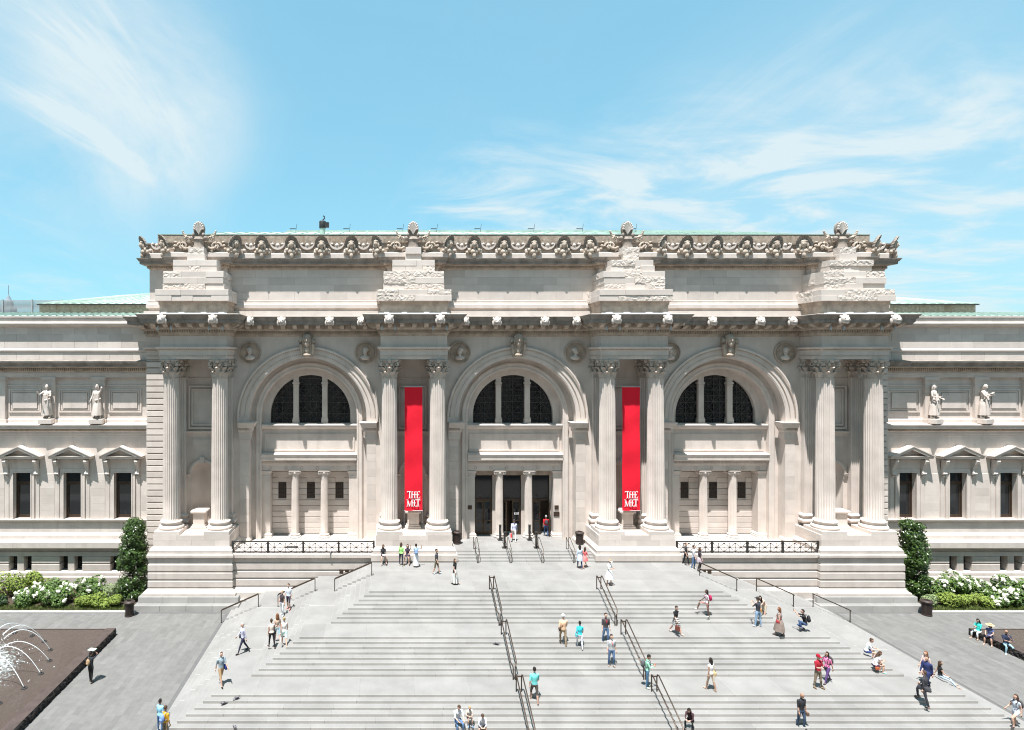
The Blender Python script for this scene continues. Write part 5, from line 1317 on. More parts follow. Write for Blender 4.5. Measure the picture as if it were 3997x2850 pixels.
# ------------------------------------------------------------------ people
_cm = {}
def cmat(c):
    k = tuple(round(v, 3) for v in c)
    if k not in _cm:
        nm = 'cloth_%d' % len(_cm); mat(nm, c, .85, .12, 6); _cm[k] = nm
    return _cm[k]
SK = {'l': (.52,.33,.25), 'm': (.36,.215,.15), 'd': (.13,.075,.05)}
HAIR = {'black': (.018,.014,.012), 'brown': (.07,.04,.025), 'red': (.17,.07,.03), 'blond': (.38,.27,.13), 'grey': (.35,.34,.33)}
def stone_set():
    return None
def loft(mb, rings, n=10, m=0):       # rings: (centre, ux, uy, rx, ry)
    vs = []; fs = []
    for c, u, w, rx, ry in rings:
        for j in range(n): a = 2*pi*j/n; vs.append(Vector(c)+Vector(u)*(rx*cos(a))+Vector(w)*(ry*sin(a)))
    k = len(rings)
    for i in range(k-1):
        for j in range(n): fs.append((i*n+j, i*n+(j+1) % n, (i+1)*n+(j+1) % n, (i+1)*n+j))
    fs += [tuple(range(n))[::-1], tuple(range((k-1)*n, k*n))]
    return mb.add(vs, fs, m)
def limb(mb, pts, rad):
    P = [Vector(p) for p in pts]; rings = []
    for i, p in enumerate(P):
        d = (P[min(i+1, len(P)-1)]-P[max(i-1, 0)]).normalized(); u = d.cross(Vector((0,1,0)) if abs(d.y) < .9 else Vector((1,0,0))).normalized(); w = d.cross(u)
        rings.append((p, u, w, rad[i], rad[i]))
    return loft(mb, rings, 9)
POSES = {
 'stand': dict(L=(2,0,4), R=(-3,2,4), aL=(4,7,12), aR=(2,7,10)),
 'walk': dict(L=(24,6,2), R=(-20,14,2), aL=(-20,6,12), aR=(22,6,20)),
 'walk2': dict(L=(-20,14,2), R=(24,6,2), aL=(22,6,20), aR=(-20,6,12)),
 'stroll': dict(L=(14,4,2), R=(-11,8,2), aL=(-10,7,14), aR=(12,7,16)),
 'climb': dict(L=(52,62,3), R=(-8,4,3), aL=(-12,8,20), aR=(20,8,30)),
 'descend': dict(L=(12,22,3), R=(-6,10,3), aL=(-6,8,14), aR=(8,8,14)),
 'phone': dict(L=(2,0,4), R=(-3,3,4), aL=(22,4,95), aR=(24,4,92)),
 'camera': dict(L=(4,0,7), R=(-4,4,7), aL=(46,8,118), aR=(46,8,118)),
 'overhead': dict(L=(6,0,3), R=(-5,3,3), aL=(120,16,85), aR=(118,16,85)),
 'behindhead': dict(L=(2,0,3), R=(-2,2,3), aL=(60,72,135), aR=(60,72,135)),
 'sit': dict(L=(84,88,8), R=(80,84,8), aL=(32,6,45), aR=(32,6,45), sit=1),
 'sitlow': dict(L=(104,112,9), R=(100,106,9), aL=(26,6,62), aR=(26,6,62), sit=1),
 'sitphone': dict(L=(100,108,4), R=(104,112,4), aL=(14,6,92), aR=(14,6,92), sit=1),
 'sitout': dict(L=(78,34,4), R=(72,26,4), aL=(-22,8,6), aR=(20,8,40), sit=1),
 'crouch': dict(L=(118,142,10), R=(64,130,6), aL=(78,4,62), aR=(74,4,66)),
 'hips': dict(L=(2,0,6), R=(-2,2,6), aL=(-24,34,88), aR=(-24,34,88)),
}
rpx = random.Random(77)
def person(label, x, y, z, rz, H=1.72, pose='stand', top=(.5,.5,.5), bot=(.1,.12,.2), shoe=(.05,.05,.05), skin='l', hair='brown', style='short', sleeve=.5, leg=1.0,
           lean=0, fem=False, dress=None, hat=None, mods=None, turn=0, nod=0, girth=1.0, tuck=.02, seat=None, socks=None, group='visitors on and around the stairs', stone=False, kind='person', nl=None):
    ps = dict(POSES[pose]); ps.update(mods or {}); s = H/1.75; V3 = Vector; lr = R(lean)
    ud = V3((0, -sin(lr), cos(lr))); sw_ = .165 if fem else .188; hw = (.100 if fem else .092)
    pel = V3((0,0,.95)); chest = pel+ud*.30; nb = pel+ud*.50; bones = []
    arms = {}; legs = {}
    for sg, ka, kl in ((1,'aL','L'), (-1,'aR','R')):
        f, a, e = [R(v) for v in ps[ka]]; f0 = f+lr*.3
        sh_ = nb-ud*.045+V3((sg*sw_,0,0)); d = V3((sg*sin(a), -sin(f0)*cos(a), -cos(f0)*cos(a))); el = sh_+d*.285
        f1 = f0+e; ain = a-(.5*e if e > .6 else .1*e); ain = max(ain, -.55); d2 = V3((sg*sin(ain), -sin(f1)*cos(ain), -cos(f1)*cos(ain))); wr = el+d2*.25; arms[sg] = (sh_, el, wr, d2)
        f, k, ab = [R(v) for v in ps[kl]]; hp = pel+V3((sg*hw,0,-.04)); d = V3((sg*sin(ab), -sin(f)*cos(ab), -cos(f)*cos(ab))); kn = hp+d*.43
        g = f-k; d3 = V3((sg*sin(ab)*.4, -sin(g), -cos(g))); an = kn+d3*.42; fa = max(-.5, min(.6, -g*.35 if ps.get('sit') else g*-.5)); toe = an+V3((sg*.035, -cos(fa)*.17, -.055-sin(fa)*.05)); legs[sg] = (hp, kn, an, toe)
    low = min(min(legs[q][2].z-.085, legs[q][3].z-.035) for q in (1,-1)); off = V3((0,0,-low))
    if seat is not None: off = V3((0,0,seat/s-(pel.z-.12)))
    mv = lambda p: (p+off)*s
    gw = girth
    b = MB(); X = V3((1,0,0)); Y = ud.cross(X)*-1 if False else V3((0,cos(lr),sin(lr)))
    def ring(c, rx, ry): return (mv(c), X, Y, rx*s*gw, ry*s*gw)
    if fem: tor = [ring(pel-ud*.12,.10,.08), ring(pel-ud*.06,.160,.115), ring(pel+ud*.02,.158,.112), ring(pel+ud*.14,.122,.088), ring(pel+ud*.27,.142,.112), ring(pel+ud*.36,.150,.118), ring(pel+ud*.45,.145,.085), ring(pel+ud*.50,.085,.062)]
    else: tor = [ring(pel-ud*.12,.10,.08), ring(pel-ud*.06,.150,.112), ring(pel+ud*.04,.148,.108), ring(pel+ud*.16,.146,.104), ring(pel+ud*.29,.165,.118), ring(pel+ud*.38,.178,.118), ring(pel+ud*.46,.165,.088), ring(pel+ud*.50,.09,.065)]
    loft(b, tor, 14)
    hdir = (ud+V3((0,-sin(R(nod))*.5,0))).normalized(); hb = nb+hdir*.09; hc = nb+hdir*.215+V3((0,-.015-sin(R(nod))*.03,0))
    limb(b, [mv(nb-ud*.04), mv(nb+hdir*.05), mv(nb+hdir*.14)], [.062*s,.052*s,.052*s])
    ar = .9 if fem else 1.0
    for sg in (1,-1):
        S_, E_, Wr, d2 = arms[sg]; limb(b, [mv(S_+(nb-S_)*.25), mv(S_), mv(S_*.6+E_*.4), mv(E_), mv(E_*.65+Wr*.35), mv(Wr)], [v*s*ar*(.5+.5*gw) for v in (.060,.062,.052,.042,.043,.028)])
        h_, k_, a_, t_ = legs[sg]; limb(b, [mv(h_+V3((0,0,.03))), mv(h_*.8+k_*.2), mv(h_*.45+k_*.55), mv(k_), mv(k_*.72+a_*.28), mv(k_*.35+a_*.65), mv(a_)], [v*s*(.5+.5*gw) for v in (.085,.090,.075,.058,.060,.048,.038)])
        heel = a_+(a_-t_).normalized()*.045; heel.z = a_.z-.045; limb(b, [mv(heel), mv(a_*.5+t_*.5+V3((0,0,.0))), mv(t_)], [.042*s,.046*s,.036*s]); limb(b, [mv(a_), mv(a_-V3((0,0,.05)))], [.038*s,.042*s])
        bones += [('ua', mv(S_), mv(E_)), ('fa', mv(E_), mv(Wr)), ('th', mv(h_), mv(k_)), ('sh', mv(k_), mv(a_)), ('ft', mv(heel), mv(t_))]
    bones += [('to', mv(pel-ud*.06), mv(nb-ud*.03)), ('nk', mv(nb+hdir*.055), mv(nb+hdir*.14))]
    me = b.mesh('tmp', 'limestone'); ob = bpy.data.objects.new('tmp', me); COL.objects.link(ob)
    rm_ = ob.modifiers.new('r', 'REMESH'); rm_.mode = 'VOXEL'; rm_.voxel_size = .026*s; sm_ = ob.modifiers.new('s', 'SMOOTH'); sm_.factor = .5; sm_.iterations = 2
    ev = ob.evaluated_get(bpy.context.evaluated_depsgraph_get()); em = ev.to_mesh(); nv = len(em.vertices); co = np.empty(nv*3); em.vertices.foreach_get('co', co); co = co.reshape(-1,3); F = [tuple(p.vertices) for p in em.polygons]
    ev.to_mesh_clear(); bpy.data.objects.remove(ob); bpy.data.meshes.remove(me)
    # material of each face from its nearest bone
    fc = np.array([co[list(f)].mean(0) for f in F]); best = np.full(len(F), 1e9); bi = np.zeros(len(F), int); bt = np.zeros(len(F)); rad = {'ua':.052,'fa':.038,'th':.078,'sh':.05,'ft':.045,'to':.135,'nk':.055}
    for i, (nm, p, q) in enumerate(bones):
        p, q = np.array(p), np.array(q); d = q-p; t = np.clip(((fc-p)@d)/(d@d), 0, 1); ds = np.linalg.norm(fc-p-t[:,None]*d, axis=1)/rad[nm]; k = ds < best; best[k] = ds[k]; bi[k] = i; bt[k] = t[k]
    mats = [SK[skin], top, bot, shoe, HAIR[hair], (.02,.015,.015), (.35,.12,.10), socks or shoe]
    mi = []
    for i in range(len(F)):
        nm = bones[bi[i]][0]; t = bt[i]
        if nm == 'ua': m = 1 if t < sleeve*2 else 0
        elif nm == 'fa': m = 1 if t < sleeve*2-1 else 0
        elif nm == 'th': m = 2 if t < leg*2 else 0
        elif nm == 'sh': m = 2 if t < leg*2-1 else (0 if t < .86 or not socks else 7)
        elif nm == 'ft': m = 3
        elif nm == 'nk': m = 0
        else: m = 2 if t < tuck+.10 else 1
        mi.append(m)
    B = MB(); B.add(co.tolist(), F); B.mi = mi
    # head with face, hands with five fingers
    hq = Matrix.Rotation(R(turn), 3, 'Z') @ Matrix.Rotation(R(nod+lean*.35), 3, 'X'); C = mv(hc); hd = MB()
    hd.ell((0,0,0), (.076,.095,.118), 14, 10); hd.ell((0,-.035,-.065), (.055,.058,.058), 10, 7); hd.ell((0,-.098,-.012), (.014,.020,.026), 6, 5)
    for q in (1,-1): hd.ell((q*.077,.012,-.005), (.012,.022,.032), 6, 5); hd.ell((q*.03,-.086,.012), (.014,.010,.008), 6, 4, None, 5)
    hd.ell((0,-.090,-.055), (.024,.010,.007), 6, 4, None, 6)
    k0 = len(B.v); B.v += [tuple(hq @ (V3(p)*s)+C) for p in hd.v]; B.f += [tuple(i+k0 for i in f) for f in hd.f]; B.mi += hd.mi
    for sg in (1,-1):
        S_, E_, Wr, d2 = arms[sg]; w = mv(Wr); u = V3((0,1,0)).cross(d2); u = u.normalized() if u.length > .1 else V3((1,0,0)); v = d2.cross(u).normalized(); hm = MB()
        loft(hm, [(w-d2*.02*s, u, v, .026*s, .022*s), (w+d2*.04*s, u, v, .020*s, .040*s), (w+d2*.09*s, u, v, .016*s, .042*s)], 8)
        curl = -u*sg if True else u
        for k in range(4):
            st = w+d2*.085*s+v*(.031-.0205*k)*s; ln_ = (.062,.072,.066,.052)[k]*s; cu = V3((-sg,0,0))
            hm.tube([st, st+d2*ln_*.5+cu*ln_*.12, st+d2*ln_*.9+cu*ln_*.42], [.0095*s,.009*s,.007*s], 5)
        fw = V3((0,-1,0)); fw = (fw-d2*fw.dot(d2)); fw = fw.normalized() if fw.length > .2 else v
        th_ = w+d2*.03*s+fw*.028*s; hm.tube([th_, th_+(d2*.7+fw*.6)*.03*s, th_+(d2*.9+fw*.35)*.055*s], [.011*s,.010*s,.008*s], 5)
        B.merge(hm)
    root = empty(kind, (x, y, z), rz)
    if stone: names = ['limestone']*8
    else: names = [cmat(c) for c in mats]
    bo = B.build('body', names, root, False); bo.data.polygons.foreach_set('use_smooth', [True]*len(bo.data.polygons))
    tag(root, label, 'statue' if stone else 'person', group)
    cm = (lambda c: 'limestone') if stone else cmat
    # hair
    if style != 'bald':
        hr = MB(); q = MB(); q.ell((0,.012,.018), (.086,.104,.118), 14, 10)
        vs = []
        for p in q.v:
            p = V3(p)
            if p.y < -.01 and p.z < .055: p = V3((p.x*.80, max(p.y, -.03)*.8, p.z)); 
            if p.z < -.045 and style == 'short': p = V3((p.x*.82, p.y*.85, -.045+(p.z+.045)*.5))
            vs.append(tuple(p))
        hr.add(vs, q.f)
        if style in ('long', 'mid', 'curly'):
            ln = {'long': .36, 'mid': .17, 'curly': .22}[style]
            loft(hr, [((0,.04,.05), X, V3((0,1,0)), .080, .06), ((0,.055,-.06), X, V3((0,1,0)), .090 if style != 'curly' else .11, .062), ((0,.075,-.06-ln*.5), X, V3((0,1,0)), .088 if style != 'curly' else .12, .045), ((0,.085,-.06-ln), X, V3((0,1,0)), .055, .022)], 10)
            for sg in (1,-1): hr.tube([(sg*.075,.0,.03),(sg*.082,-.01,-.06),(sg*.08,.01,-.06-ln*.45)], [.025,.024,.012], 6)
        if style == 'bun': hr.ell((0,.085,.085), (.045,.045,.04), 8, 6)
        if style == 'pony': hr.tube([(0,.10,.05),(0,.16,.02),(0,.16,-.10),(0,.14,-.24)], [.03,.04,.035,.012], 7)
        hv = MB(); hv.v = [tuple(hq @ (V3(p)*s)+C) for p in hr.v]; hv.f = hr.f; hv.mi = hr.mi; hv.build('hair', cm(HAIR[hair]), root, True)
    if hat:
        hk, hcol = hat; ht = MB()
        if hk == 'cap': ht.lathe([(.098,.02),(.100,.06),(.085,.115),(.04,.145),(0,.15)], (0,.005,0), 14); ht.prism([(-.075,-.08),(.075,-.08),(.06,-.17),(-.06,-.17)], .025, .04, 'z')
        elif hk == 'straw': ht.lathe([(.24,.03),(.23,.045),(.12,.055),(.105,.06),(.10,.13),(.06,.155),(0,.16)], (0,.01,0), 20)
        elif hk == 'visor': ht.lathe([(.099,.02),(.101,.055),(.096,.06)], (0,.005,0), 14, closed=False); ht.prism([(-.08,-.07),(.08,-.07),(.06,-.17),(-.06,-.17)], .02, .035, 'z')
        elif hk == 'phones':
            ht.tube([(.095*cos(t*pi/8), .01, .02+.115*sin(t*pi/8)) for t in range(9)], .014, 6)
            for q in (1,-1): ht.ell((q*.09,.01,-.005), (.022,.035,.042), 8, 6)
        elif hk == 'glasses': ht.box(-.06,.06,-.105,-.092,.0,.03)
        hv = MB(); hv.v = [tuple(hq @ (V3(p)*s)+C) for p in ht.v]; hv.f = ht.f; hv.mi = ht.mi; hv.build('headphones' if hk == 'phones' else ('sunglasses' if hk == 'glasses' else 'hat'), cm(hcol), root, True)
    if dress:
        dc, z1, flare = dress[:3]; dk = dress[3] if len(dress) > 3 else None; rings = []; n = 26; dm = MB()
        kc = lambda z: (legs[1][1]+legs[-1][1])*.5; zt = pel.z+.10
        vs = []; fs = []; rows = 9; dmi = []
        for i in range(rows+1):
            t = i/rows; zz_ = zt-(zt-z1)*t; base = .125+.05*min(1, t*3); rx = (base+flare*t)*gw; ry = (base*.78+flare*.9*t)*gw
            if zz_ < pel.z: yo = -((pel.z-zz_)/.43)*(-kc(0).y)*.5
            else: yo = 0
            sp = max(abs(legs[1][1].y-legs[-1][1].y)*.35*min(1, t*1.4), 0)
            for j in range(n):
                a = 2*pi*j/n; pl_ = 1+.07*t*sin(a*7+label.__len__()); p = V3((rx*pl_*cos(a), ry*pl_*sin(a)+sp*sin(a)+yo, zz_)); vs.append(mv(p))
        for i in range(rows):
            for j in range(n): fs.append((i*n+j, i*n+(j+1) % n, (i+1)*n+(j+1) % n, (i+1)*n+j)); dmi.append((1 if (dk and dk[1] == 'v' and j % 3 == 0) or (dk and dk[1] == 'h' and i % 2) else 0))
        dm.add(vs, fs); dm.mi = dmi; dm.build('skirt', [cm(dc), cm(dk[0] if dk else dc)], root, True)
    if nl: MB().tube([mv(nb+V3((.05,.0,.03))), mv(nb+V3((.03,-.11,-.06))), mv(chest+V3((0,-.15,-.02))), mv(nb+V3((-.03,-.11,-.06))), mv(nb+V3((-.05,.0,.03)))], .011, 5).build('lanyard', cm(nl), root)
    M_ = Matrix.Translation((x, y, z)) @ Matrix.Rotation(rz, 4, 'Z')
    root['_h'] = 0; del root['_h']
    return dict(root=root, M=M_, rz=rz, mv=mv, pel=pel, chest=chest, nb=nb, ud=ud, arms=arms, s=s, C=C)
def backpack(p, label, col, size=1.0, one=False):
    c = p['M'] @ p['mv'](p['pel']+p['ud']*.30+Vector((0,.20,0))); o = tag(empty('backpack', c, p['rz']), label, 'backpack', 'bags'); k = size*p['s']; b = MB()
    b.ell((0,.02,0), (.15*k,.10*k,.22*k), 12, 9); b.ell((0,.09*k,-.07*k), (.11*k,.05*k,.09*k), 10, 7); b.build('bag_body', cmat(col), o, True)
    for sg in ((1,) if one else (1,-1)): MB().tube([(sg*.09*k,-.04,.18*k),(sg*.11*k,-.17*k,.23*k),(sg*.12*k,-.36*k,.12*k),(sg*.13*k,-.30*k,-.08*k),(sg*.12*k,-.05*k,-.14*k)], .016*k, 5).build('strap', cmat(tuple(v*.7 for v in col)), o, True)
def shoulderbag(p, label, col, side=1, size=1.0, cross=True, drop=.0):
    s = p['s']; q = p['mv'](p['pel']+Vector((side*.22,-.02,-.02-drop))); o = tag(empty('shoulder_bag', p['M'] @ q, p['rz']), label, 'bag', 'bags'); k = size
    b = MB(); b.ell((0,0,0), (.055*k,.15*k,.12*k), 10, 8); b.cbox(-.05*k,.05*k,-.13*k,.13*k,-.12*k,.06*k,.02); b.build('bag_body', cmat(col), o, True)
    e = p['mv'](p['nb']+Vector((-side*.10 if cross else side*.13, 0, -.01)))-q; f = Vector((0,-.17,-.15)); MB().tube([(0,-.10*k,.08*k), e*.5+Vector((0,-.15,0)), e+Vector((0,-.02,.03)), e*.5+Vector((0,.14,0)), (0,.10*k,.08*k)], .012, 5).build('strap', cmat(tuple(v*.7 for v in col)), o, True)
def handbag(p, label, col, side=1, size=1.0):
    w = p['mv'](p['arms'][side][2]+p['arms'][side][3]*.09); o = tag(empty('handbag', p['M'] @ (w-Vector((0,0,.30*size))), p['rz']), label, 'bag', 'bags'); k = size; b = MB()
    b.prism([(-.13*k,-.12*k),(.13*k,-.12*k),(.10*k,.12*k),(-.10*k,.12*k)], -.05*k, .05*k, 'x'); b.build('bag_body', cmat(col), o); MB().tube([(0,-.08*k,.12*k),(0,-.05*k,.24*k),(0,0,.30*k),(0,.05*k,.24*k),(0,.08*k,.12*k)], .011, 5).build('strap', cmat(tuple(v*.6 for v in col)), o, True)
def held(p, name, label, cat, col, size, side=1, fwd=.10):
    q = (p['mv'](p['arms'][1][2]+p['arms'][1][3]*fwd)+p['mv'](p['arms'][-1][2]+p['arms'][-1][3]*fwd))/2 if side == 0 else p['mv'](p['arms'][side][2]+p['arms'][side][3]*fwd)
    o = MB().cbox(-size[0]/2, size[0]/2, -size[1]/2, size[1]/2, -size[2]/2, size[2]/2, .006).build(name, cmat(col), None, False, tuple(p['M'] @ q), p['rz']); tag(o, label, cat)
WH, BK, NV, JN, GR, KH = (.70,.70,.69), (.016,.016,.018), (.018,.022,.055), (.10,.17,.30), (.11,.11,.12), (.30,.23,.15)
D = R
# plaza, left
p = person('man in a dark tee by the left pool, arms raised over his head', -27.83, -13.59, 0, D(165), 1.76, 'overhead', (.025,.03,.035), (.02,.018,.018), (.03,.03,.03), 'm', 'black', 'short')
held(p, 'folded_map', 'green and white paper held over the head of the man by the left pool', 'map', (.45,.62,.52), (.42,.30,.02), 0, .12); backpack(p, 'tan bag on the back of the man by the left pool', (.36,.24,.14), .85, True)
p = person('man in pale lilac long-sleeved shirt and navy trousers walking on the left side landing', -19.3, -12.36, 1.12, D(-60), 1.80, 'walk', (.52,.52,.66), (.03,.03,.06), BK, 'l', 'grey', 'short', .95)
shoulderbag(p, 'dark shoulder bag on the man in the lilac shirt', (.03,.03,.04), -1)
p = person('man with white headphones, checked shirt and tan shorts on the left side landing', -19.62, -15.81, 1.12, D(42), 1.80, 'walk2', (.28,.34,.38), (.36,.24,.13), BK, 'l', 'brown', 'short', .55, .55, hat=('phones', (.75,.75,.75)))
shoulderbag(p, 'navy messenger bag with pink patch on the man in the checked shirt', (.03,.05,.22), 1, 1.15)
p = person('person in light blue top and dark hair at the lower left foot of the stairs', -21.85, -18.60, .28, D(160), 1.64, 'stand', (.30,.62,.82), JN, BK, 'm', 'black', 'short', .6, fem=True)
p = person('person in mustard yellow tee at the bottom edge, lower left', -21.45, -18.95, .14, D(150), 1.66, 'stand', (.66,.36,.03), (.2,.15,.1), BK, 'm', 'brown', 'short', .55)
backpack(p, 'blue and white backpack on the person in the mustard tee', (.20,.32,.62), 1.05)
# ledge, left pedestal
p = person('woman in a black jacket sitting on the pedestal ledge left of the doors', -10.9, -3.52, 3.36, D(8), 1.66, 'sit', (.03,.03,.035), (.03,.03,.06), (.5,.3,.25), 'l', 'brown', 'long', .95, .3, fem=True, seat=.58, nod=22)
held(p, 'open_book', 'open white booklet on the lap of the woman in black on the ledge', 'book', WH, (.26,.20,.03), 0, .1)
p = person('woman in a lime green top and dark jeans standing at the left pedestal', -9.55, -3.92, 3.36, D(150), 1.68, 'stand', (.36,.72,.22), (.03,.035,.05), (.6,.65,.5), 'l', 'brown', 'mid', .6, fem=True)
p = person('woman in a dark dress sitting on the ledge beside the woman in lime green', -9.05, -3.50, 3.36, D(-12), 1.64, 'sit', (.04,.03,.05), (.05,.03,.08), (.4,.25,.2), 'l', 'black', 'long', .3, .35, fem=True, seat=.58)
p = person('woman in a long white skirt with both hands behind her head, back turned', -8.45, -4.15, 3.36, D(186), 1.66, 'behindhead', (.30,.42,.60), WH, (.3,.2,.15), 'm', 'black', 'bun', .3, fem=True, dress=((.72,.72,.74), .10, .05))
backpack(p, 'pale blue patterned backpack on the woman in the long white skirt', (.22,.32,.50), 1.05)
p = person('man in a grey tee and olive shorts standing left on the top landing', -7.05, -5.55, 3.36, D(68), 1.76, 'stroll', (.07,.07,.075), (.13,.11,.07), (.35,.45,.55), 'l', 'black', 'short', .5, .52)
p = person('woman in a black top and black and white striped long skirt on the top landing', -5.95, -7.45, 3.36, D(50), 1.70, 'stroll', BK, BK, (.3,.2,.15), 'l', 'brown', 'long', .2, fem=True, dress=((.70,.69,.66), .12, .07, ((.02,.02,.02), 'v')))
# side stairs, left
p = person('man in a white tee and dark shorts descending beside the left side rail', -17.40, -7.30, 1.54, D(-20), 1.74, 'descend', (.62,.66,.72), (.06,.05,.07), (.6,.15,.15), 'l', 'black', 'short', .5, .5)
p = person('woman in a dark top and white trousers beside the left side rail', -17.72, -7.95, 1.40, D(-35), 1.68, 'descend', (.05,.04,.045), (.62,.64,.66), (.7,.7,.7), 'l', 'blond', 'short', .3, fem=True, girth=1.12)
p = person('woman with curly red hair and pale blue shorts on the left side stairs', -17.30, -11.9, 1.54, D(-160), 1.70, 'stroll', (.55,.40,.32), (.42,.60,.68), (.5,.5,.55), 'l', 'red', 'curly', .2, .5, fem=True)
shoulderbag(p, 'small pale shoulder bag on the red-haired woman', (.55,.42,.33), 1, .7)
p = person('woman in a beige sleeveless top and black trousers on the left side stairs', -17.5, -12.62, 1.54, D(-150), 1.68, 'stroll', (.60,.52,.45), BK, BK, 'm', 'brown', 'bun', .15, fem=True, lean=6)
shoulderbag(p, 'black shoulder bag on the woman in the beige top', BK, -1, .8, False)
p = person('woman in a white strapless top and mint shorts with her back turned, left side stairs', -16.70, -12.95, 1.82, D(-168), 1.70, 'walk', (.68,.64,.60), (.50,.68,.66), (.6,.45,.35), 'l', 'blond', 'bun', .0, .42, fem=True)
handbag(p, 'white tote bag in the hand of the woman in mint shorts', (.70,.66,.64), 1, .9)
# bottom trio
p = person('man in a white tee and blue jeans sitting on the bottom steps, leftmost of three', -7.1, -18.25, .42, D(15), 1.76, 'sit', (.66,.68,.72), JN, (.5,.55,.55), 'l', 'brown', 'short', .5, seat=.28, lean=16, nod=25)
p = person('child with light brown hair and arms crossed sitting between two people at the bottom', -6.5, -18.20, .56, D(5), 1.35, 'sitphone', (.55,.50,.46), (.12,.09,.08), (.2,.28,.4), 'l', 'blond', 'short', .4, .5, seat=.22, lean=14, nod=20, socks=JN)
p = person('woman in a white cardigan and dark shorts sitting on the bottom steps, rightmost of three', -5.9, -18.55, .28, D(-5), 1.68, 'sitlow', (.64,.64,.68), (.03,.03,.05), (.4,.1,.12), 'l', 'brown', 'short', .95, .4, fem=True, seat=.28, lean=22, nod=30)
# top landing, right of the doors
p = person('woman in a pale grey-blue coat and jeans by the fourth door rail', 3.62, -4.46, 3.36, D(172), 1.70, 'stroll', (.46,.52,.60), (.04,.06,.12), (.5,.45,.4), 'l', 'black', 'mid', .95, fem=True, dress=((.46,.52,.60), .62, .06))
p = person('girl in a coral patterned dress beside the woman in the pale coat', 4.08, -4.25, 3.36, D(120), 1.50, 'walk', (.75,.16,.16), (.72,.22,.20), (.55,.3,.25), 'l', 'brown', 'long', .6, .2, fem=True, dress=((.74,.20,.19), .62, .05))
p = person('woman in a white dress and white visor standing on the top landing', 4.58, -7.66, 3.36, D(30), 1.72, 'phone', (.78,.78,.78), (.78,.78,.78), (.65,.5,.4), 'l', 'blond', 'short', .45, .2, fem=True, dress=((.78,.78,.79), .42, .12), hat=('visor', (.8,.8,.8)), nod=18)
p = person('woman in black tee and black trousers, leftmost of three by the right railing', 11.95, -3.5, 3.22, D(35), 1.70, 'stroll', (.035,.035,.04), BK, (.5,.5,.5), 'l', 'brown', 'pony', .5, fem=True)
p = person('man in a white tee and jeans, middle of three by the right railing', 12.35, -3.85, 3.08, D(60), 1.74, 'descend', (.62,.64,.68), JN, WH, 'l', 'black', 'short', .5)
p = person('person in dark tee with pale shirt tied at the waist, right railing', 12.62, -4.2, 3.08, D(70), 1.70, 'descend', (.05,.04,.05), (.035,.035,.05), BK, 'm', 'brown', 'mid', .5, fem=True, girth=1.12, dress=((.42,.36,.40), .66, .04))
# middle of the stairs
p = person('man in a peach shirt, khaki trousers and white cap climbing, back turned', -.25, -13.2, 1.96, D(178), 1.78, 'climb', (.72,.46,.30), (.34,.25,.16), (.1,.07,.05), 'l', 'grey', 'short', .55, girth=1.12, hat=('cap', (.75,.75,.75)), mods=dict(L=(30,34,3), R=(-6,4,3)))
shoulderbag(p, 'black crossbody bag on the man in the peach shirt', BK, 1, .85)
p = person('woman in a turquoise tee and white trousers climbing, back turned', .66, -13.40, 1.82, D(172), 1.62, 'climb', (.04,.52,.62), (.66,.66,.70), (.1,.08,.08), 'd', 'black', 'short', .5, fem=True, mods=dict(L=(26,30,3), R=(-6,4,3)))
shoulderbag(p, 'pale teal shoulder bag on the woman in the turquoise tee', (.12,.50,.58), 1, 1.0, False)
p = person('man in a charcoal tee with red lanyard and jeans walking down by the right rail', 2.32, -13.0, 1.96, D(5), 1.78, 'descend', (.06,.055,.06), JN, (.12,.08,.06), 'l', 'black', 'short', .55, nl=(.6,.03,.04))
p = person('man in a light grey tee with red lanyard and jeans coming down the stairs', 2.08, -14.5, 1.40, D(0), 1.78, 'descend', (.42,.43,.44), JN, (.4,.3,.25), 'l', 'black', 'short', .55, nl=(.6,.06,.06), mods=dict(L=(10,26,3), R=(-4,6,3)))
p = person('young man in a mint hoodie looking at his phone on the lower landing', 3.40, -16.1, 1.12, D(70), 1.74, 'phone', (.34,.66,.50), (.07,.15,.24), (.5,.6,.5), 'm', 'black', 'short', .98, nod=26)
backpack(p, 'grey backpack on the young man in the mint hoodie', (.09,.095,.10), 1.05); held(p, 'phone', 'red phone in the hands of the young man in the mint hoodie', 'phone', (.6,.1,.1), (.07,.015,.14), 0, .12)
p = person('man in an aqua tee and dark shorts climbing by the left rail, back turned', -2.92, -17.05, .84, D(180), 1.84, 'climb', (.16,.58,.56), (.10,.085,.075), (.2,.13,.1), 'l', 'black', 'short', .5, .52, mods=dict(L=(26,30,4), R=(-8,6,4)))
p = person('woman in a black and white striped dress carrying a brown handbag', 6.83, -12.28, 2.24, D(20), 1.68, 'walk', BK, BK, (.55,.45,.38), 'l', 'black', 'short', .45, .2, fem=True, dress=((.68,.67,.65), .56, .03, ((.02,.02,.02), 'h')), nod=16)
handbag(p, 'reddish brown handbag of the woman in the striped dress', (.16,.05,.035), -1, 1.15)
p = person('woman with a magenta backpack stepping up the right steps', 9.62, -10.6, 2.52, D(-100), 1.64, 'climb', (.60,.55,.56), (.42,.22,.20), (.6,.6,.6), 'd', 'black', 'long', .4, .45, fem=True, mods=dict(R=(78,60,3), L=(-4,6,3)))
backpack(p, 'magenta backpack on the woman stepping up the right steps', (.42,.02,.09), .95)
p = person('woman in a white top and beige shorts with a straw bag, back turned', 6.67, -16.35, 1.12, D(200), 1.70, 'stroll', (.72,.70,.68), (.52,.43,.33), (.6,.42,.32), 'm', 'black', 'mid', .1, .5, fem=True)
shoulderbag(p, 'straw shoulder bag on the woman in the white top', (.58,.42,.22), -1, 1.2, False)
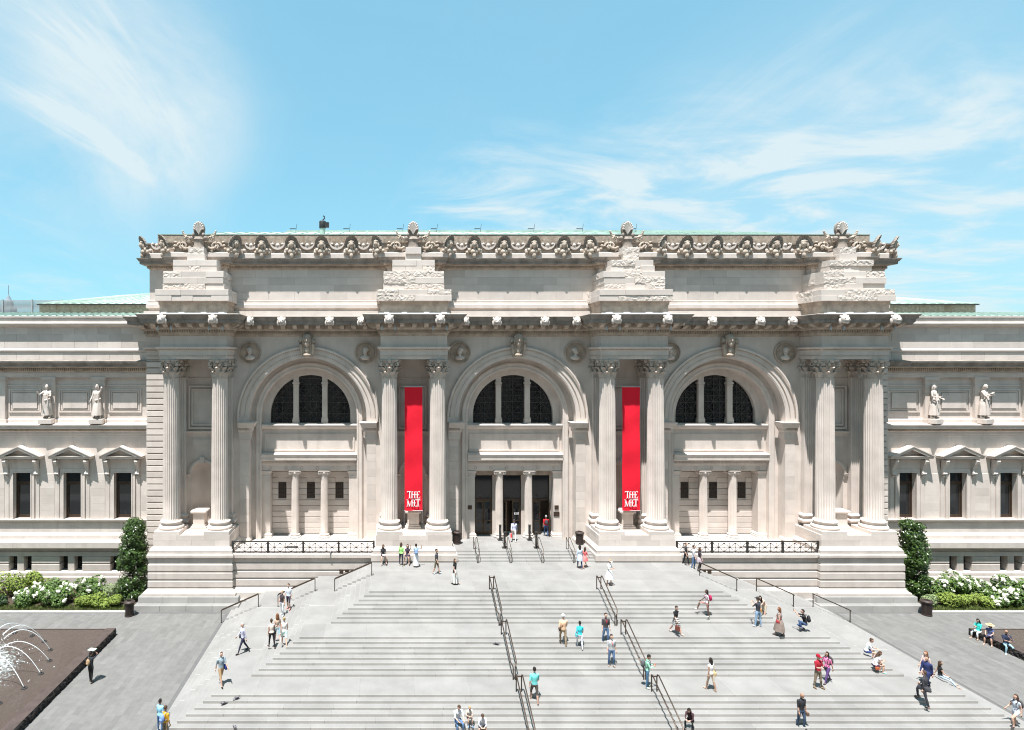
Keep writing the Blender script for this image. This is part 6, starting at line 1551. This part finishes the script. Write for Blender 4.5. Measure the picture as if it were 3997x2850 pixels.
p = person('seated girl with long dark hair at the bottom edge beside the right rail', 4.55, -18.35, .42, D(-40), 1.62, 'sitlow', (.06,.03,.035), BK, BK, 'l', 'black', 'long', .9, fem=True, seat=.30, lean=24, nod=26)
# side stairs, right
p = person('woman bending forward with long dark hair and tan shorts on the right side stairs', 13.5, -10.2, 2.24, D(-60), 1.66, 'stroll', (.50,.36,.30), (.50,.42,.32), (.7,.7,.7), 'l', 'black', 'long', .1, .45, fem=True, lean=42, mods=dict(aL=(50,4,10), aR=(44,4,10)))
handbag(p, 'orange bag hanging from the hand of the bending woman', (.66,.28,.06), 1, .95)
p = person('man in a dark tee, dark cap and light jeans on the right upper landing', 12.34, -11.42, 2.24, D(-155), 1.78, 'camera', (.045,.045,.055), (.24,.36,.50), (.6,.6,.6), 'l', 'brown', 'short', .5, hat=('cap', (.03,.03,.03)), mods=dict(aL=(40,8,100), aR=(40,8,100)))
p = person('heavy woman in a taupe sleeveless dress near the right landing edge', 12.9, -12.55, 2.24, D(-140), 1.66, 'stroll', (.26,.20,.18), (.24,.18,.16), (.1,.08,.08), 'l', 'red', 'mid', .1, fem=True, girth=1.28, dress=((.26,.20,.17), .30, .06))
shoulderbag(p, 'small red shoulder bag on the woman in taupe', (.35,.04,.05), 1, .7)
p = person('crouching man in black taking a photo on the right side landing', 14.81, -12.05, 2.24, D(-115), 1.74, 'crouch', BK, (.05,.09,.18), (.12,.1,.09), 'l', 'black', 'short', .45, lean=10, mods=dict(aL=(88,4,50), aR=(84,4,52)))
backpack(p, 'black backpack on the crouching photographer', (.025,.025,.03), 1.0); held(p, 'phone', 'dark phone raised by the crouching man', 'phone', BK, (.08,.015,.15), 0, .14)
p = person('woman in a white tee sitting on the right side steps, upper of two', 17.1, -13.75, 1.54, D(60), 1.66, 'sitlow', (.70,.72,.76), (.04,.06,.16), (.35,.2,.15), 'l', 'brown', 'bun', .6, .3, fem=True, seat=.30, lean=18, nod=15)
p = person('woman in a white sleeveless top with long brown hair sitting and looking at a phone', 16.75, -14.75, 1.26, D(80), 1.68, 'sitphone', (.72,.72,.74), (.05,.03,.06), (.35,.65,.65), 'l', 'brown', 'long', .1, .22, fem=True, seat=.30, lean=18, nod=24, girth=1.1)
shoulderbag(p, 'small red-brown bag beside the woman looking at her phone', (.36,.09,.04), -1, .75, True, .1)
p = person('man in a red tee and red cap holding a camera, khaki trousers', 12.54, -16.15, 1.12, D(15), 1.76, 'camera', (.32,.015,.03), (.24,.19,.13), (.22,.14,.08), 'l', 'grey', 'short', .5, girth=1.1, hat=('cap', (.36,.01,.03)), mods=dict(aL=(18,10,92), aR=(18,10,92)))
held(p, 'camera', 'black camera held by the man in the red cap', 'camera', BK, (.15,.12,.10), 0, .10)
p = person('woman in a pink tee and patterned leggings walking beside the man in red', 13.45, -15.6, 1.12, D(-75), 1.68, 'walk', (.78,.22,.40), (.10,.05,.16), (.1,.07,.07), 'm', 'black', 'long', .55, fem=True)
backpack(p, 'dark grey backpack on the woman in pink', (.06,.055,.055), 1.15)
p = person('man in a navy suit striding on the lower right landing', 18.25, -16.3, 1.12, D(-75), 1.82, 'walk', (.025,.035,.11), (.02,.025,.07), BK, 'l', 'brown', 'short', .97, dress=((.025,.035,.11), .80, -.01), mods=dict(aL=(-14,2,10), aR=(14,2,12)))
p = person('woman in a pale pink dress behind the man in the navy suit', 18.85, -15.6, 1.12, D(-80), 1.68, 'stroll', (.72,.52,.48), (.72,.52,.48), (.6,.45,.4), 'l', 'red', 'long', .6, .2, fem=True, dress=((.74,.55,.50), .44, .08))
p = person('man in a dark grey suit climbing the lower right steps, back turned', 17.2, -17.3, .84, D(205), 1.80, 'climb', (.04,.04,.046), (.035,.035,.04), BK, 'l', 'brown', 'short', .97, dress=((.04,.04,.046), .82, -.01), mods=dict(R=(58,62,8), L=(-14,4,3)))
p = person('woman in a black vest and pale jeans sitting on the right lower side steps', 20.1, -15.1, .98, D(65), 1.66, 'sitout', BK, (.42,.52,.60), (.45,.28,.2), 'l', 'brown', 'mid', .1, .95, fem=True, seat=.16)
p = person('man in a black tee and dark jeans at the bottom edge, lower right', 10.11, -18.3, .28, D(10), 1.80, 'descend', (.025,.025,.03), (.05,.08,.13), BK, 'm', 'black', 'bald', .55, nod=12)
held(p, 'sun_hat', 'brown hat in the hand of the man in black', 'hat', (.14,.09,.06), (.12,.22,.16), 1, .14)
p = person('woman in a pale grey playsuit with long brown hair at the lower right corner', 20.85, -18.3, .28, D(-88), 1.70, 'climb', (.46,.50,.56), (.46,.50,.56), (.08,.06,.06), 'l', 'brown', 'long', .15, .22, fem=True)
backpack(p, 'black patterned backpack on the woman at the lower right corner', (.06,.055,.06), 1.0)
# right pool
p = person('woman in a teal jacket and white trousers sitting on the right pool rim', 29.2, -8.25, 0, D(-75), 1.66, 'sit', (.04,.50,.44), (.66,.70,.70), (.4,.28,.22), 'l', 'black', 'long', .95, .8, fem=True, seat=.44, nod=25, mods=dict(aL=(30,6,92), aR=(30,6,92)))
p = person('woman in a wide straw hat and dark dress sitting on the right pool rim', 29.2, -9.0, 0, D(-60), 1.66, 'sit', (.10,.12,.24), (.03,.03,.05), (.5,.34,.27), 'l', 'brown', 'mid', .3, .5, fem=True, seat=.44, hat=('straw', (.55,.40,.23)))
p = person('bald man in navy polo and jeans sitting on the right pool rim', 29.2, -10.0, 0, D(-25), 1.76, 'sit', (.02,.028,.06), (.26,.42,.50), (.7,.7,.7), 'm', 'black', 'bald', .5, seat=.44, hat=('glasses', (.02,.02,.02)), mods=dict(aL=(40,2,120), aR=(30,-4,70)))
# doors
p = person('man in a lilac shirt and white trousers coming out of the middle door', -.2, .25, 3.92, D(-10), 1.74, 'walk', (.58,.60,.76), (.66,.64,.62), (.5,.4,.35), 'l', 'black', 'short', .9, hat=('cap', (.05,.04,.04)))
handbag(p, 'red bag carried by the man leaving the middle door', (.62,.03,.04), -1, 1.1)
p = person('man in a red tee and jeans walking into the right door', 2.75, 1.45, 3.92, D(175), 1.74, 'stroll', (.52,.02,.03), (.05,.09,.2), (.5,.5,.55), 'l', 'grey', 'short', .55)
backpack(p, 'dark backpack on the man in the red tee at the doors', (.05,.05,.055), .95)
# ------------------------------------------------------------------ statues on the wings
for i, (x, lb, kw, rz) in enumerate(((-34.52, 'draped stone statue with an arm bent over its head, left wing', dict(aL=(150,22,118), aR=(10,14,30), L=(20,34,6), R=(-2,0,4)), 10),
        (-38.65, 'draped stone statue holding out one arm, far left on the left wing', dict(aL=(22,12,92), aR=(50,30,70)), 5),
        (34.52, 'draped stone statue on the right wing, nearest the columns', dict(aL=(8,16,60), aR=(12,26,78)), 25),
        (38.65, 'draped stone statue with bowed head and crossed arm, right wing', dict(aL=(26,8,88), aR=(34,10,96)), 20))):
    p = person(lb, x, WY-.20, 13.9, D(rz), 2.72, 'stand', skin='l', style='mid', fem=True, mods=kw, dress=((.5,.5,.5), .16, .06), turn=(-20, 25, 25, -15)[i], nod=(0, 0, -10, 22)[i], stone=True, kind='statue', group='carved figures on the wings', girth=1.12)
    r_ = p['root']; dr = MB()
    for k in range(7):
        a = -.9+.3*k; dr.tube([p['mv'](p['chest']+Vector((.12*sin(a), -.13, .06))), p['mv'](p['pel']+Vector((.15*sin(a)-.03, -.16, .02))), p['mv'](p['pel']+Vector((.17*sin(a), -.17, -.35))), p['mv'](p['pel']+Vector((.19*sin(a), -.18, -.78)))], [.03,.045,.04,.035], 5)
    dr.tube([p['mv'](p['pel']+Vector((-.18,-.05,.06))), p['mv'](p['pel']+Vector((0,-.19,.0))), p['mv'](p['pel']+Vector((.19,-.06,.10)))], [.06,.09,.06], 7)
    dr.build('drapery', 'limestone', r_, True); MB().cbox(-.55,.55,-.42,.2,-.40,.0,.02).build('statue_plinth', 'limestone', r_)
